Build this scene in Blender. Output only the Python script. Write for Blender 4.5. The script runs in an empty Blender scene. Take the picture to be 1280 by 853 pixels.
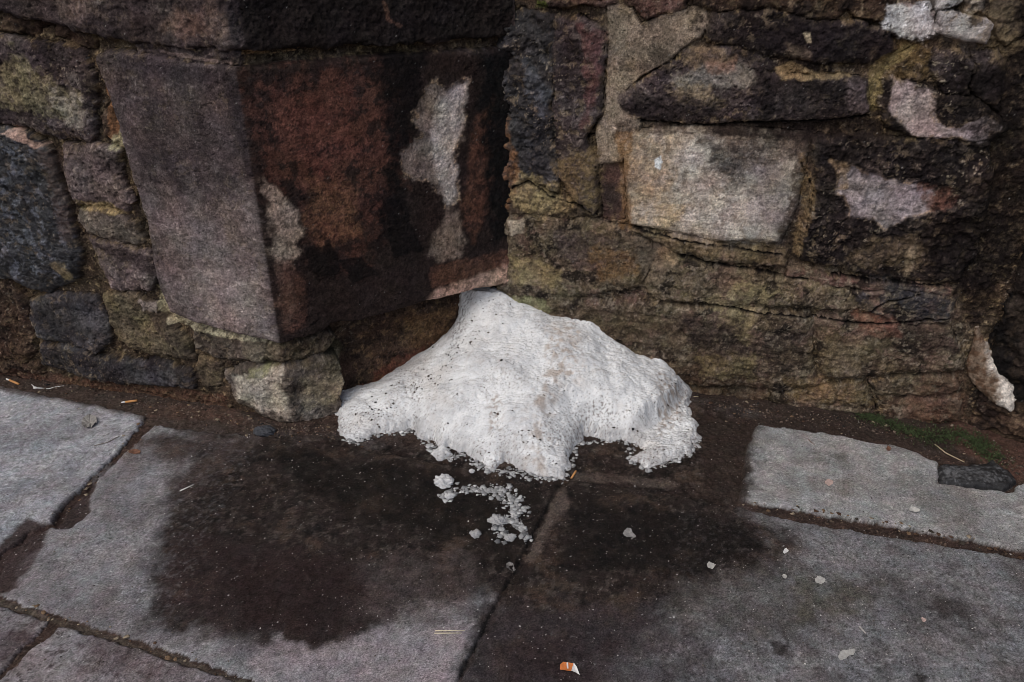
import bpy, math, random
import numpy as np

# ------------------------------------------------------------------ camera, sky, sun, exposure
scene = bpy.context.scene
PITCH = math.radians(29.0)
CAM_H = 1.35
FPX = 1000.0
cam_data = bpy.data.cameras.new("camera")
cam_data.sensor_width = 36.0
cam_data.lens = 36.0 * FPX / 1280.0
cam_data.clip_start = 0.02
cam_data.clip_end = 200.0
cam = bpy.data.objects.new("camera", cam_data)
scene.collection.objects.link(cam)
cam.location = (0, 0, CAM_H)
cam.rotation_euler = (math.radians(90) - PITCH, 0, 0)
scene.camera = cam

SUN_EL, SUN_AZ = math.radians(55), math.radians(222)      # azimuth from +Y, clockwise
world = bpy.data.worlds.new("World")
scene.world = world
world.use_nodes = True
wn = world.node_tree.nodes
sky = wn.new("ShaderNodeTexSky")
sky.sky_type = 'NISHITA'
sky.sun_disc = False
sky.sun_elevation = SUN_EL
sky.sun_rotation = SUN_AZ
sky.air_density = 1.0
sky.dust_density = 4.0
sky.ozone_density = 1.0
wn["Background"].inputs[1].default_value = 0.12
world.node_tree.links.new(sky.outputs[0], wn["Background"].inputs[0])
sl = bpy.data.lights.new("sun", 'SUN')
sl.energy = 1.1
sl.angle = math.radians(70)
sl.color = (0.97, 1.0, 0.965)
so = bpy.data.objects.new("sun", sl)
scene.collection.objects.link(so)
so.rotation_euler = (math.radians(90) - SUN_EL, 0, -SUN_AZ + math.radians(180))
so.location = (-2, -3, 5)
scene.view_settings.view_transform = 'Standard'
scene.view_settings.look = 'None'
scene.view_settings.gamma = 1.0
scene.view_settings.use_curve_mapping = False
scene.view_settings.exposure = -0.1
scene.cycles.pixel_filter_type = 'BLACKMAN_HARRIS'
scene.cycles.filter_width = 0.8
scene.cycles.use_denoising = True

# ------------------------------------------------------------------ photograph geometry helpers
FW = np.array([0, math.cos(PITCH), -math.sin(PITCH)])
UP = np.array([0, math.sin(PITCH), math.cos(PITCH)])
RT = np.array([1.0, 0, 0])
O = np.array([0, 0, CAM_H])


def ray(x, y):
    return RT * (x - 640) / FPX - UP * (y - 426.5) / FPX + FW


def gnd(x, y, z=0.0):
    d = ray(x, y)
    return O + d * ((z - CAM_H) / d[2])


def plane_hit(x, y, P, t):
    d = ray(x, y)
    n = np.array([t[1], -t[0], 0])
    return O + d * (((P - O) @ n) / (d @ n))


def hvec(deg):
    a = math.radians(deg)
    return np.array([math.sin(a), math.cos(a), 0])


# ------------------------------------------------------------------ noise
_r = np.random.RandomState(7)
_P = _r.permutation(2048).astype(np.int64)
_ga = _r.rand(2048) * 2 * np.pi
_GX, _GY = np.cos(_ga), np.sin(_ga)
_JX, _JY = _r.rand(2048), _r.rand(2048)


def pn(x, y, seed=0):
    x = np.asarray(x, float) + seed * 17.31
    y = np.asarray(y, float) + seed * 9.77
    ix, iy = np.floor(x).astype(np.int64), np.floor(y).astype(np.int64)
    fx, fy = x - ix, y - iy

    def g(a, b):
        h = _P[(_P[(ix + a + seed * 131) & 2047] + iy + b) & 2047]
        return _GX[h] * (fx - a) + _GY[h] * (fy - b)
    ux = fx * fx * fx * (fx * (fx * 6 - 15) + 10)
    uy = fy * fy * fy * (fy * (fy * 6 - 15) + 10)
    a = g(0, 0); b = g(1, 0); c = g(0, 1); d = g(1, 1)
    a = a + ux * (b - a)
    c = c + ux * (d - c)
    return (a + uy * (c - a)) * 1.5


def fbm(x, y, s, octv=4, seed=0, gain=0.5):
    out = 0; amp = 1; tot = 0
    for i in range(octv):
        out = out + amp * pn(x * s, y * s, seed + i * 3)
        tot += amp * amp
        amp *= gain; s *= 2.03
    return out / math.sqrt(tot)


def ridged(x, y, s, octv=3, seed=0):
    out = 0; amp = 1; tot = 0
    for i in range(octv):
        out = out + amp * (1 - np.abs(pn(x * s, y * s, seed + i * 3)) * 2)
        tot += amp; amp *= .5; s *= 2.1
    return out / tot


def worley(x, y, s, seed=0):
    x = x * s + seed * 5.3; y = y * s + seed * 3.1
    ix, iy = np.floor(x).astype(np.int64), np.floor(y).astype(np.int64)
    best = np.full(x.shape, 9.0); idv = np.zeros(x.shape)
    for a in (-1, 0, 1):
        for b in (-1, 0, 1):
            h = _P[(_P[(ix + a) & 2047] + iy + b + seed * 7) & 2047]
            d = np.hypot(ix + a + _JX[h] - x, iy + b + _JY[h] - y)
            m = d < best
            best = np.where(m, d, best); idv = np.where(m, _JX[(h * 7 + 3) & 2047], idv)
    return best, idv


def sst(a, b, x):
    t = np.clip((x - a) / (b - a), 0, 1)
    return t * t * (3 - 2 * t)


def blur(M, sg):
    k = np.exp(-.5 * (np.arange(-3 * sg, 3 * sg + 1) / sg) ** 2); k /= k.sum()
    M = np.apply_along_axis(lambda v: np.convolve(np.pad(v, 3 * sg, mode='edge'), k, 'valid'), 0, M)
    return np.apply_along_axis(lambda v: np.convolve(np.pad(v, 3 * sg, mode='edge'), k, 'valid'), 1, M)


def poly_sd(X, Y, poly, margin=0.08):
    """signed distance, positive inside; -margin far away"""
    poly = np.asarray(poly, float)
    out = np.full(X.shape, -margin)
    lo = poly.min(0) - margin; hi = poly.max(0) + margin
    m = (X > lo[0]) & (X < hi[0]) & (Y > lo[1]) & (Y < hi[1])
    if not m.any():
        return out
    x = X[m]; y = Y[m]
    d2 = np.full(x.shape, 1e9); ins = np.zeros(x.shape, bool)
    n = len(poly)
    for i in range(n):
        ax, ay = poly[i]; bx, by = poly[(i + 1) % n]
        ex, ey = bx - ax, by - ay
        t = np.clip(((x - ax) * ex + (y - ay) * ey) / (ex * ex + ey * ey + 1e-12), 0, 1)
        d2 = np.minimum(d2, (x - ax - t * ex) ** 2 + (y - ay - t * ey) ** 2)
        c = ((ay > y) != (by > y)) & (x < ex * (y - ay) / (ey if abs(ey) > 1e-12 else 1e-12) + ax)
        ins ^= c
    out[m] = np.maximum(np.where(ins, np.sqrt(d2), -np.sqrt(d2)), -margin)
    return out


def lin(c):
    c = np.asarray(c, float) / 255.0
    return np.where(c <= .04045, c / 12.92, ((c + .055) / 1.055) ** 2.4)


E_WALL, E_GND, E_SIDE = 0.53, 0.76, 0.40


def alb(c, e):
    return np.clip(lin(c) / e, .008, .86)


def mixc(col, m, c):
    return col + (np.asarray(c) - col) * m[..., None]


# ------------------------------------------------------------------ materials
def attr_material(name, grain=(180, .35), speck=(700, .3), bump=(260, .5, .002), dry=.92, wet=.38, spec=.1, wspec=.5, coarse=(40, .2)):
    m = bpy.data.materials.new(name)
    m.use_nodes = True
    n = m.node_tree.nodes; l = m.node_tree.links
    b = n["Principled BSDF"]
    tc = n.new("ShaderNodeTexCoord")
    at = n.new("ShaderNodeAttribute"); at.attribute_name = "Col"
    wt = n.new("ShaderNodeAttribute"); wt.attribute_name = "wet"
    prev = at.outputs["Color"]
    for (sc, amt), det in ((grain, 5), (speck, 2), (coarse, 6)):
        nz = n.new("ShaderNodeTexNoise")
        nz.inputs["Scale"].default_value = sc; nz.inputs["Detail"].default_value = det
        nz.inputs["Roughness"].default_value = .65
        l.new(tc.outputs["Object"], nz.inputs["Vector"])
        mr = n.new("ShaderNodeMapRange")
        mr.inputs[1].default_value = .36; mr.inputs[2].default_value = .64; mr.clamp = False
        mr.inputs[3].default_value = 1 - amt; mr.inputs[4].default_value = 1 + amt
        l.new(nz.outputs["Fac"], mr.inputs[0])
        mx = n.new("ShaderNodeVectorMath"); mx.operation = 'SCALE'
        l.new(prev, mx.inputs[0]); l.new(mr.outputs[0], mx.inputs["Scale"])
        prev = mx.outputs[0]
    l.new(prev, b.inputs["Base Color"])
    rr = n.new("ShaderNodeMapRange")
    rr.inputs[3].default_value = dry; rr.inputs[4].default_value = wet
    l.new(wt.outputs["Fac"], rr.inputs[0]); l.new(rr.outputs[0], b.inputs["Roughness"])
    sp = n.new("ShaderNodeMapRange")
    sp.inputs[3].default_value = spec; sp.inputs[4].default_value = wspec
    l.new(wt.outputs["Fac"], sp.inputs[0]); l.new(sp.outputs[0], b.inputs["Specular IOR Level"])
    nb = n.new("ShaderNodeTexNoise")
    nb.inputs["Scale"].default_value = bump[0]; nb.inputs["Detail"].default_value = 5
    nb.inputs["Roughness"].default_value = .7
    l.new(tc.outputs["Object"], nb.inputs["Vector"])
    bp = n.new("ShaderNodeBump")
    bp.inputs["Strength"].default_value = bump[1]; bp.inputs["Distance"].default_value = bump[2]
    l.new(nb.outputs["Fac"], bp.inputs["Height"]); l.new(bp.outputs[0], b.inputs["Normal"])
    return m


def flat_material(name, col, rough=.7, scale=200, amt=.25, bump=.2, spec=.4, emis=None):
    m = bpy.data.materials.new(name)
    m.use_nodes = True
    n = m.node_tree.nodes; l = m.node_tree.links
    b = n["Principled BSDF"]
    tc = n.new("ShaderNodeTexCoord")
    nz = n.new("ShaderNodeTexNoise"); nz.inputs["Scale"].default_value = scale; nz.inputs["Detail"].default_value = 5
    l.new(tc.outputs["Object"], nz.inputs["Vector"])
    cr = n.new("ShaderNodeValToRGB")
    c = np.asarray(col)
    cr.color_ramp.elements[0].position = .3; cr.color_ramp.elements[0].color = (*np.clip(c * (1 - amt), 0, 1), 1)
    cr.color_ramp.elements[1].position = .7; cr.color_ramp.elements[1].color = (*np.clip(c * (1 + amt), 0, 1), 1)
    l.new(nz.outputs["Fac"], cr.inputs[0]); l.new(cr.outputs[0], b.inputs["Base Color"])
    b.inputs["Roughness"].default_value = rough
    b.inputs["Specular IOR Level"].default_value = spec
    bp = n.new("ShaderNodeBump"); bp.inputs["Strength"].default_value = bump; bp.inputs["Distance"].default_value = .001
    l.new(nz.outputs["Fac"], bp.inputs["Height"]); l.new(bp.outputs[0], b.inputs["Normal"])
    return m


M_STONE = attr_material("weathered_sandstone", grain=(120, .30), speck=(280, .20), bump=(240, .9, .004), wet=.30, spec=.08, wspec=.6)
M_MORTAR = attr_material("lime_mortar", grain=(140, .36), speck=(300, .32), bump=(220, .9, .004), spec=.08)
M_PAVE = attr_material("paving_stone", grain=(150, .16), speck=(300, .24), bump=(330, .7, .0025), wet=.6, spec=.06, wspec=.08, coarse=(30, .14))
M_SNOW = attr_material("old_snow", grain=(260, .05), speck=(500, .06), bump=(170, .3, .003), dry=.55, wet=.3, spec=.3, wspec=.5, coarse=(25, .05))
_b = M_SNOW.node_tree.nodes["Principled BSDF"]
_b.inputs["Subsurface Weight"].default_value = .35
_b.inputs["Subsurface Radius"].default_value = (.012, .013, .014)
_b.inputs["Subsurface Scale"].default_value = .6


# ------------------------------------------------------------------ object helpers
def link(o):
    scene.collection.objects.link(o)
    return o


def thing(name, label, cat, loc=(0, 0, 0), group=None, kind=None):
    o = link(bpy.data.objects.new(name, None))
    o.empty_display_size = .05
    o.location = tuple(float(v) for v in loc)
    if kind:
        o["kind"] = kind
    else:
        o["label"] = label; o["category"] = cat
    if group:
        o["group"] = group
    return o


def tag(o, label, cat, group=None, kind=None):
    if label: o["label"] = label
    if cat: o["category"] = cat
    if group: o["group"] = group
    if kind: o["kind"] = kind
    return o


def mesh_object(name, V, F, mat, parent=None, col=None, wet=None, smooth=True, loc=None):
    """V (n,3) world coordinates, F (m,4) or list of polygons."""
    V = np.asarray(V, float)
    org = np.array(parent.location) if parent is not None else (np.array(loc, float) if loc is not None else np.zeros(3))
    me = bpy.data.meshes.new(name)
    if isinstance(F, np.ndarray):
        k = F.shape[1]
        me.vertices.add(len(V)); me.vertices.foreach_set("co", (V - org).astype(np.float32).ravel())
        me.loops.add(F.size); me.loops.foreach_set("vertex_index", F.astype(np.int32).ravel())
        me.polygons.add(len(F))
        me.polygons.foreach_set("loop_start", np.arange(0, F.size, k, dtype=np.int32))
        me.polygons.foreach_set("loop_total", np.full(len(F), k, dtype=np.int32))
        me.update(calc_edges=True)
    else:
        me.from_pydata([tuple(v) for v in (V - org)], [], [tuple(f) for f in F])
        me.update()
    if smooth:
        me.polygons.foreach_set("use_smooth", np.ones(len(me.polygons), bool))
    if col is not None:
        a = me.attributes.new("Col", 'FLOAT_COLOR', 'POINT')
        c4 = np.ones((len(V), 4), np.float32); c4[:, :3] = col
        a.data.foreach_set("color", c4.ravel())
        w = me.attributes.new("wet", 'FLOAT', 'POINT')
        w.data.foreach_set("value", (np.zeros(len(V)) if wet is None else wet).astype(np.float32))
    me.materials.append(mat)
    o = link(bpy.data.objects.new(name, me))
    if parent is not None:
        o.parent = parent
    elif loc is not None:
        o.location = tuple(float(v) for v in loc)
    return o


def box_faces(x0, x1, y0, y1, z0, z1):
    V = [(x, y, z) for x in (x0, x1) for y in (y0, y1) for z in (z0, z1)]
    F = [(0, 1, 3, 2), (4, 6, 7, 5), (0, 4, 5, 1), (2, 3, 7, 6), (0, 2, 6, 4), (1, 5, 7, 3)]
    return V, F


def spaced(fine0, fine1, step, lo, hi, g=1.25, cmax=.03):
    a = list(np.arange(fine0, fine1 + step * .5, step))
    s = step; x = a[-1]
    while x < hi:
        s = min(s * g, cmax); x += s; a.append(x)
    s = step; x = a[0]; pre = []
    while x > lo:
        s = min(s * g, cmax); x -= s; pre.append(x)
    return np.array(pre[::-1] + a)


# ------------------------------------------------------------------ palettes (as seen in the photograph, turned into albedo)
PAL = {
    'purple': ((58, 50, 50), (38, 32, 33), (98, 88, 84)),
    'dressed': ((70, 61, 60), (52, 45, 45), (108, 98, 95)),
    'black': ((27, 23, 23), (40, 34, 32), (76, 66, 60)),
    'side': ((36, 26, 23), (62, 40, 31), (84, 60, 48)),
    'lichen': ((66, 57, 48), (78, 69, 54), (36, 30, 27)),
    'green': ((80, 71, 58), (88, 79, 60), (44, 38, 33)),
    'olive': ((56, 47, 40), (70, 62, 49), (30, 25, 22)),
    'mauve': ((84, 73, 71), (58, 50, 49), (120, 107, 102)),
    'slate': ((43, 40, 41), (62, 59, 60), (25, 23, 24)),
    'shiny': ((17, 16, 18), (26, 26, 29), (54, 54, 59)),
    'grey': ((80, 72, 66), (56, 49, 45), (110, 101, 92)),
    'pink': ((80, 60, 54), (54, 43, 40), (106, 88, 80)),
    'pale': ((154, 143, 130), (130, 115, 99), (170, 160, 149)),
    'white': ((148, 144, 144), (118, 111, 110), (176, 172, 170)),
    'brown': ((54, 42, 35), (34, 27, 24), (82, 67, 53)),
    'mortar': ((58, 48, 39), (32, 26, 22), (108, 93, 72)),
    'render': ((116, 103, 90), (96, 85, 74), (136, 124, 112)),
    'cream': ((168, 156, 142), (120, 98, 76), (190, 182, 172)),
}
LC = PAL


class Wall:
    """A masonry face unrolled to (u along, v up), built as a relief of separate stones."""

    def __init__(self, us, vs, seed):
        self.U, self.V = np.meshgrid(us, vs, indexing='ij')
        self.seed = seed
        self.smear = .8; self.soot = lambda u, v: .5 + 0 * u; self.fleck = .5; self.crack = .7; self.blend = .7
        self.stones = []; self.patches = []

    def solve(self):
        U, V, sd0 = self.U, self.V, self.seed
        wu = U + .009 * fbm(U, V, 12, 3, sd0 + 1) + .0045 * fbm(U, V, 55, 4, sd0 + 2)
        wv = V + .009 * fbm(U, V, 12, 3, sd0 + 4) + .0045 * fbm(U, V, 55, 4, sd0 + 5)
        best = np.full(U.shape, -.08); lab = np.zeros(U.shape, int)
        for i, s in enumerate(self.stones):
            d = poly_sd(wu if s.get('style') not in ('smooth', 'dressed') else wu * .4 + U * .6, wv if s.get('style') not in ('smooth', 'dressed') else wv * .4 + V * .6, s['uv']) + s.get('grow', .004)
            m = d > best
            best = np.where(m, d, best)
            lab = np.where(m & (d > 0), i + 1, lab)
        lab = np.where(best > 0, lab, 0)
        self.lab, self.best = lab, best
        # ---- shared noises
        f6 = fbm(U, V, 6, 4, sd0 + 11); f20 = fbm(U, V, 20, 4, sd0 + 12)
        f60 = fbm(U, V, 60, 4, sd0 + 13); f200 = fbm(U, V, 190, 2, sd0 + 14)
        f130 = fbm(U, V, 120, 3, sd0 + 24, .7)
        lay = fbm(U * 5, V * 34, 1, 4, sd0 + 15); lay2 = fbm(U * 14, V * 90, 1, 3, sd0 + 18)
        rid = ridged(U, V, 22, 4, sd0 + 16)
        t = fbm(U, V, 11, 5, sd0 + 17) * 2.2 + 40
        fr = t - np.floor(t)
        ter = np.floor(t) - 40 + sst(.38, .52, fr)
        pits = fbm(U, V, 85, 3, sd0 + 19)
        w1, wid = worley(U + .004 * f60, V + .004 * f200, 70, sd0)
        # mortar by default
        H = -.016 + .006 * f20 + .004 * f60 + .003 * (1 - w1 * 1.4) * (wid > .45) + .0015 * f200
        H -= .012 * sst(.55, 1.0, fbm(U, V, 26, 3, sd0 + 21))
        c0, c1, c2 = [alb(c, E_WALL) for c in PAL['mortar']]
        col = np.zeros(U.shape + (3,)) + c0
        col = mixc(col, sst(-.1, .5, f20 + .5 * f60), c1)
        col = mixc(col, sst(.2, .8, f60 + .4 * f200 + .3 * (wid - .5)), c2)
        wet = np.zeros(U.shape)
        for i, s in enumerate(self.stones):
            m = lab == i + 1
            if not m.any():
                continue
            k = i * .37 + sd0
            d = best[m]; u = U[m]; v = V[m]
            a6, a20, a60, a200 = f6[m], f20[m], f60[m], f200[m]
            st = s.get('style', 'rough'); r = s.get('r', .014)
            e = 1 - sst(0, 1, d / (r * (1 + .5 * a20)).clip(.003))
            rim = np.exp(-d / .003)
            h = s.get('h', 0.0) - s.get('drop', .009) * e ** 2
            cu, cv = np.mean(s['uv'], 0)
            h = h + s.get('tu', 0) * (u - cu) + s.get('tv', 0) * (v - cv)
            if st == 'dressed':
                h = h + .0015 * a6 + .0012 * a20 + .0011 * a60 + .0008 * a200 - .0012 * sst(.2, .8, pits[m])
            elif st == 'smooth':
                h = h + .002 * a6 + .0015 * a20 + .0009 * a60 + .0004 * a200
            elif st == 'layered':
                h = h + .006 * a6 + .0042 * lay[m] + .0012 * lay2[m] + .005 * a20 + .0024 * a60 + .0007 * a200 + .0025 * ter[m]
            elif st == 'crag':
                h = h + .010 * a6 + .010 * (rid[m] - .5) + .006 * a20 + .003 * a60 + .001 * a200 + .005 * ter[m]
            else:
                h = h + .006 * a6 + .004 * a20 + .0028 * ter[m] + .0022 * a60 + .0009 * a200 - .003 * sst(.35, .9, pits[m])
            h = h - .003 * rim + (.0011 if st in ('rough', 'crag', 'layered') else .0004) * f130[m]
            H[m] = h
            p = [alb(c, E_WALL) for c in PAL[s['pal']]]
            n1 = fbm(u, v, 9, 4, int(k * 10) + 31)
            cc = np.zeros((len(u), 3)) + p[0]
            if st == 'layered':
                n1 = n1 * .9 + lay[m] * .4
            sm_ = .35 if st == 'smooth' else 1.0
            cc = mixc(cc, sst(-.15, .55, n1 + sm_ * (.45 * a60 + .2 * a200)), p[1])
            cc = mixc(cc, (.5 if st == 'smooth' else .8) * sst(.25, .75, a60 * .8 + .5 * a200 * sm_ - .35 * n1 - .1), p[2])
            if st in ('rough', 'crag', 'layered'):
                fl = sst(.0, .06, fr[m] - .45) * sst(.95, .8, fr[m]) * (ter[m] > .3)
                cc = mixc(cc, .35 * fl, p[2])
            a130 = f130[m]
            typ = int(_P[(i * 53 + sd0 * 7) & 2047]) % 4 if st != 'dressed' else 0
            gk = (1.0, .5, .6, .4)[typ] * (.35 if st == 'smooth' else .8 if st == 'dressed' else 1.0) * (.7 + .6 * _JX[(i * 37 + sd0) & 2047])
            cc = cc * np.clip(1 + gk * (.18 * a200 + .28 * a130) + .16 * a60 + .18 * a20, .25, 2.2)[:, None]
            if typ == 1:
                pm = sst(.25, .7, pits[m])
                cc = cc * (1 - .55 * pm)[:, None]; H[m] -= .0028 * pm
            elif typ == 2:
                cc = cc * np.clip(1 + .20 * lay2[m] + .12 * lay[m], .3, 2)[:, None]; H[m] += .0012 * lay2[m]
            elif typ == 3:
                cc = cc * np.clip(1 + .28 * a20 + .14 * a60, .3, 2)[:, None]
            col[m] = cc
            wet[m] = s.get('wet', 0) * sst(-.4, .5, a20 + .5)
        em = np.exp(-np.abs(best) / .014) * sst(-.5, .3, fbm(U, V, 8, 4, sd0 + 85)) * self.blend
        col = col + (np.stack([blur(col[..., k], 5) for k in range(3)], -1) - col) * (.75 * em)[..., None]
        H = H + (blur(H, 4) - H) * .8 * em
        hue1 = fbm(U, V, 9, 3, sd0 + 81, .5); hue2 = fbm(U, V, 13, 3, sd0 + 82, .5)
        # ---- mortar smears over the stone edges, soot crust, cracks
        near = np.exp(-np.abs(best) / .009)
        sm = near * sst(.15, .5, fbm(U, V, 30, 5, sd0 + 61, .65)) * (self.smear if not callable(self.smear) else self.smear(U, V))
        tan = (np.zeros(U.shape + (3,)) + alb((104, 88, 66), E_WALL)) * (1 + .35 * f60 + .3 * f200)[..., None]
        col = col + (tan - col) * (.75 * sm)[..., None]
        H = H + .004 * sm + .003 * sm * f60
        so = (.35 * sst(.0, .45, (q_ := fbm(U, V, 8, 6, sd0 + 63, .66))) + .65 * sst(.14, .24, q_)) * self.soot(U, V)
        drk = (np.zeros(U.shape + (3,)) + alb((27, 22, 21), E_WALL)) * (1 + .3 * f60 + .35 * f200)[..., None]
        col = col + (drk - col) * (.85 * so)[..., None]
        H = H + .0022 * so
        lo = sst(.24, .38, fbm(U, V, 38, 5, sd0 + 65, .65)) * sst(-.2, .3, fbm(U, V, 5, 3, sd0 + 66)) * self.fleck
        lc = (np.zeros(U.shape + (3,)) + alb((106, 92, 76), E_WALL)) * (1 + .3 * f60)[..., None]
        col = col + (lc - col) * (.65 * lo)[..., None]
        H = H - .002 * lo
        fk = sst(.48, .6, fbm(U, V, 75, 4, sd0 + 71, .65)) * sst(-.1, .4, fbm(U, V, 6, 3, sd0 + 72)) * self.fleck
        lc2 = (np.zeros(U.shape + (3,)) + alb((128, 116, 102), E_WALL)) * (1 + .3 * f200)[..., None]
        col = col + (lc2 - col) * (.75 * fk)[..., None]
        H = H + .0015 * fk
        ck = np.abs(fbm(U + .01 * f20, V, 9, 4, sd0 + 67, .6))
        ck = sst(.022, .0, ck) * sst(.0, .3, fbm(U, V, 6, 3, sd0 + 68)) * self.crack
        H = H - .005 * ck
        col = col * (1 - .5 * ck)[..., None]
        op = sst(.0025, .0, np.abs(best + .001 * f60)) * sst(-.35, .2, fbm(U, V, 14, 4, sd0 + 69))
        H = H - .010 * op
        # ---- patches: soot, lichen, scaled-off faces, runs of damp, painted shade and sky glints
        for pt in self.patches:
            sd = poly_sd(U, V, pt['uv'], .12)
            nz = pt['warp'] * (fbm(U, V, pt.get('ws', 22), 5, sd0 + pt['seed'], .6))
            mk = sst(-pt['soft'], pt['soft'], sd + nz) * pt['op']
            if pt.get('brk', 0) < 0:
                mk = mk * sst(.18, .40, fbm(U, V, pt['bs'], 5, sd0 + pt['seed'] + 50, .65))
            elif pt.get('brk', 0):
                mk = mk * (1 - pt['brk'] * sst(.0, .25, fbm(U, V, pt.get('bs', 45), 5, sd0 + pt['seed'] + 50, .65)))
            if pt.get('arris'):
                mk = mk * sst(-.0025, .0025, U * pt['arris'])
            if pt.get('only') is not None:
                mk = mk * np.isin(lab, pt['only'])
            if pt.get('col') is not None:
                c = np.zeros(U.shape + (3,)) + alb(pt['col'], pt.get('e', E_WALL))
                c = c * np.clip(1 + .2 * f60 + pt.get('gr', .6) * (.2 * f200 + .26 * f130) + .18 * f20, .2, 2.2)[..., None]
                col = col + (c - col) * mk[..., None]
            if 'flat' in pt:
                H = H * (1 - mk) + mk * (pt['flat'] + .003 * f6 + .002 * f20 + .0022 * (ter - np.round(ter)) + .0007 * f60 + .0004 * f200)
            if pt.get('rim'):
                rm = np.exp(-np.abs(sd + nz) / .0016) * sst(-.3, .3, fbm(U, V, 40, 3, sd0 + pt['seed'] + 90)) * pt['rim']
                rc = np.zeros(U.shape + (3,)) + alb((150, 124, 98), pt.get('e', E_WALL))
                col = col + (rc - col) * rm[..., None]
                H = H + .0012 * rm
            H = H + pt.get('dh', 0) * mk
            wet = wet + (pt.get('wet', 0) - wet) * mk if 'wet' in pt else wet
        col = col * np.stack([1 + .07 * hue1 + .03 * hue2, 1 - .03 * hue2, 1 - .07 * hue1 + .03 * hue2], -1)
        rs = np.random.RandomState(sd0)
        r1 = rs.rand(*U.shape)
        col = col * (1 + .09 * rs.randn(*U.shape)).clip(.5, 1.6)[..., None]
        col = np.where((r1 < .0011)[..., None], col + (np.array([.26, .245, .23]) - col) * rs.rand(*U.shape)[..., None], col)
        col = np.where((r1 > .975)[..., None], col * .55, col)
        H = H - .0012 * (r1 > .975)
        self.H, self.col, self.wet = H, np.clip(col, .006, .85), wet

    def build(self, pos, owners, mortar_owner):
        """pos(u,v,w)->xyz ; owners: stone -> parent"""
        X = pos(self.U, self.V, self.H)
        nu, nv = self.U.shape
        idx = np.arange(nu * nv).reshape(nu, nv)
        F = np.stack([idx[:-1, :-1], idx[1:, :-1], idx[1:, 1:], idx[:-1, 1:]], -1).reshape(-1, 4)
        fl = self.lab[:-1, :-1].reshape(-1)
        X = X.reshape(-1, 3); C = self.col.reshape(-1, 3); W = self.wet.reshape(-1)
        made = []
        for i in range(len(self.stones) + 1):
            f = F[fl == i]
            if not len(f):
                made.append(None); continue
            vi, inv = np.unique(f, return_inverse=True)
            f2 = inv.reshape(-1, 4)
            if i == 0:
                o = mesh_object('mortar', X[vi], f2, M_MORTAR, mortar_owner, C[vi], W[vi])
            else:
                s = self.stones[i - 1]
                o = mesh_object(s.get('name', 'stone'), X[vi], f2, M_MORTAR if s['pal'] == 'render' else M_STONE,
                                owners(s), C[vi], W[vi])
                if s.get('label'):
                    o['label'] = s['label']
            made.append(o)
        return made


_seed = [100]


def stone(W, conv, pts, pal, style='rough', **kw):
    d = dict(uv=[conv(p) for p in pts], pal=pal, style=style, **kw)
    W.stones.append(d)
    return len(W.stones)


def patch(W, conv, pts, col, soft=.006, warp=.010, op=1.0, **kw):
    _seed[0] += 4
    if len(pts[0]) == 3 and all(q[0] in ('S', 'R') for q in pts): kw.setdefault('arris', 1)
    if len(pts[0]) == 3 and all(q[0] == 'L' for q in pts if isinstance(q[0], str)) and pts[0][0] == 'L': kw.setdefault('arris', -1)
    if len(pts[0]) == 3 and pts[0][0] in ('S', 'R'): kw.setdefault('e', E_SIDE)
    W.patches.append(dict(uv=[conv(p) for p in pts], col=col, soft=soft, warp=warp, op=op, seed=_seed[0], **kw))


# ------------------------------------------------------------------ the places of the walls
T_WALL = hvec(104)
A0 = plane_hit(350, 425, gnd(200, 500), T_WALL); A0[2] = 0        # buttress arris
R0 = gnd(870, 490)
C0 = plane_hit(627, 300, R0, T_WALL); C0[2] = 0                     # inner corner
T_SIDE = (C0 - A0) / np.linalg.norm(C0 - A0)
L_SIDE = float(np.linalg.norm(C0 - A0))
N_WALL = np.array([T_WALL[1], -T_WALL[0], 0])
N_SIDE = np.array([T_SIDE[1], -T_SIDE[0], 0])
Q0 = gnd(1203, 520)
Q0 = R0 + T_WALL * ((Q0 - R0) @ T_WALL)                             # far inner corner
U_Q = float((Q0 - C0) @ T_WALL)
T_RET = hvec(126)
N_RET = np.array([T_RET[1], -T_RET[0], 0])


def cA(p):
    f, x, y = p
    if f == 'L':
        h = plane_hit(x, y, A0, T_WALL); return ((h - A0) @ T_WALL, h[2])
    if f == 'S':
        h = plane_hit(x, y, A0, T_SIDE); return ((h - A0) @ T_SIDE, h[2])
    if f == 'R':                                                   # recess, set back
        h = plane_hit(x, y, A0 - N_SIDE * .08, T_SIDE); return ((h - A0) @ T_SIDE, h[2])
    return (x, y)                                                  # 'W' direct metres


def cB(p):
    if len(p) == 3: return (p[1], p[2])
    h = plane_hit(p[0], p[1], C0, T_WALL); return ((h - C0) @ T_WALL, h[2])


def cD(p):
    if len(p) == 3: return (p[1], p[2])
    h = plane_hit(p[0], p[1], Q0, T_RET); return ((h - Q0) @ T_RET, h[2])


def Lp(*a): return [('L', x, y) for x, y in a]
def Sp(*a): return [('S', x, y) for x, y in a]
def Rp(*a): return [('R', x, y) for x, y in a]


# ================================================================== WALL A : rubble wall + buttress
STEP = .0026
A = Wall(spaced(-1.22, L_SIDE + .03, STEP, -2.4, L_SIDE + .03), spaced(-.03, 1.24, STEP, -.03, 2.1), 3)
BUT, RUB = 'buttress', 'rubble'
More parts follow.
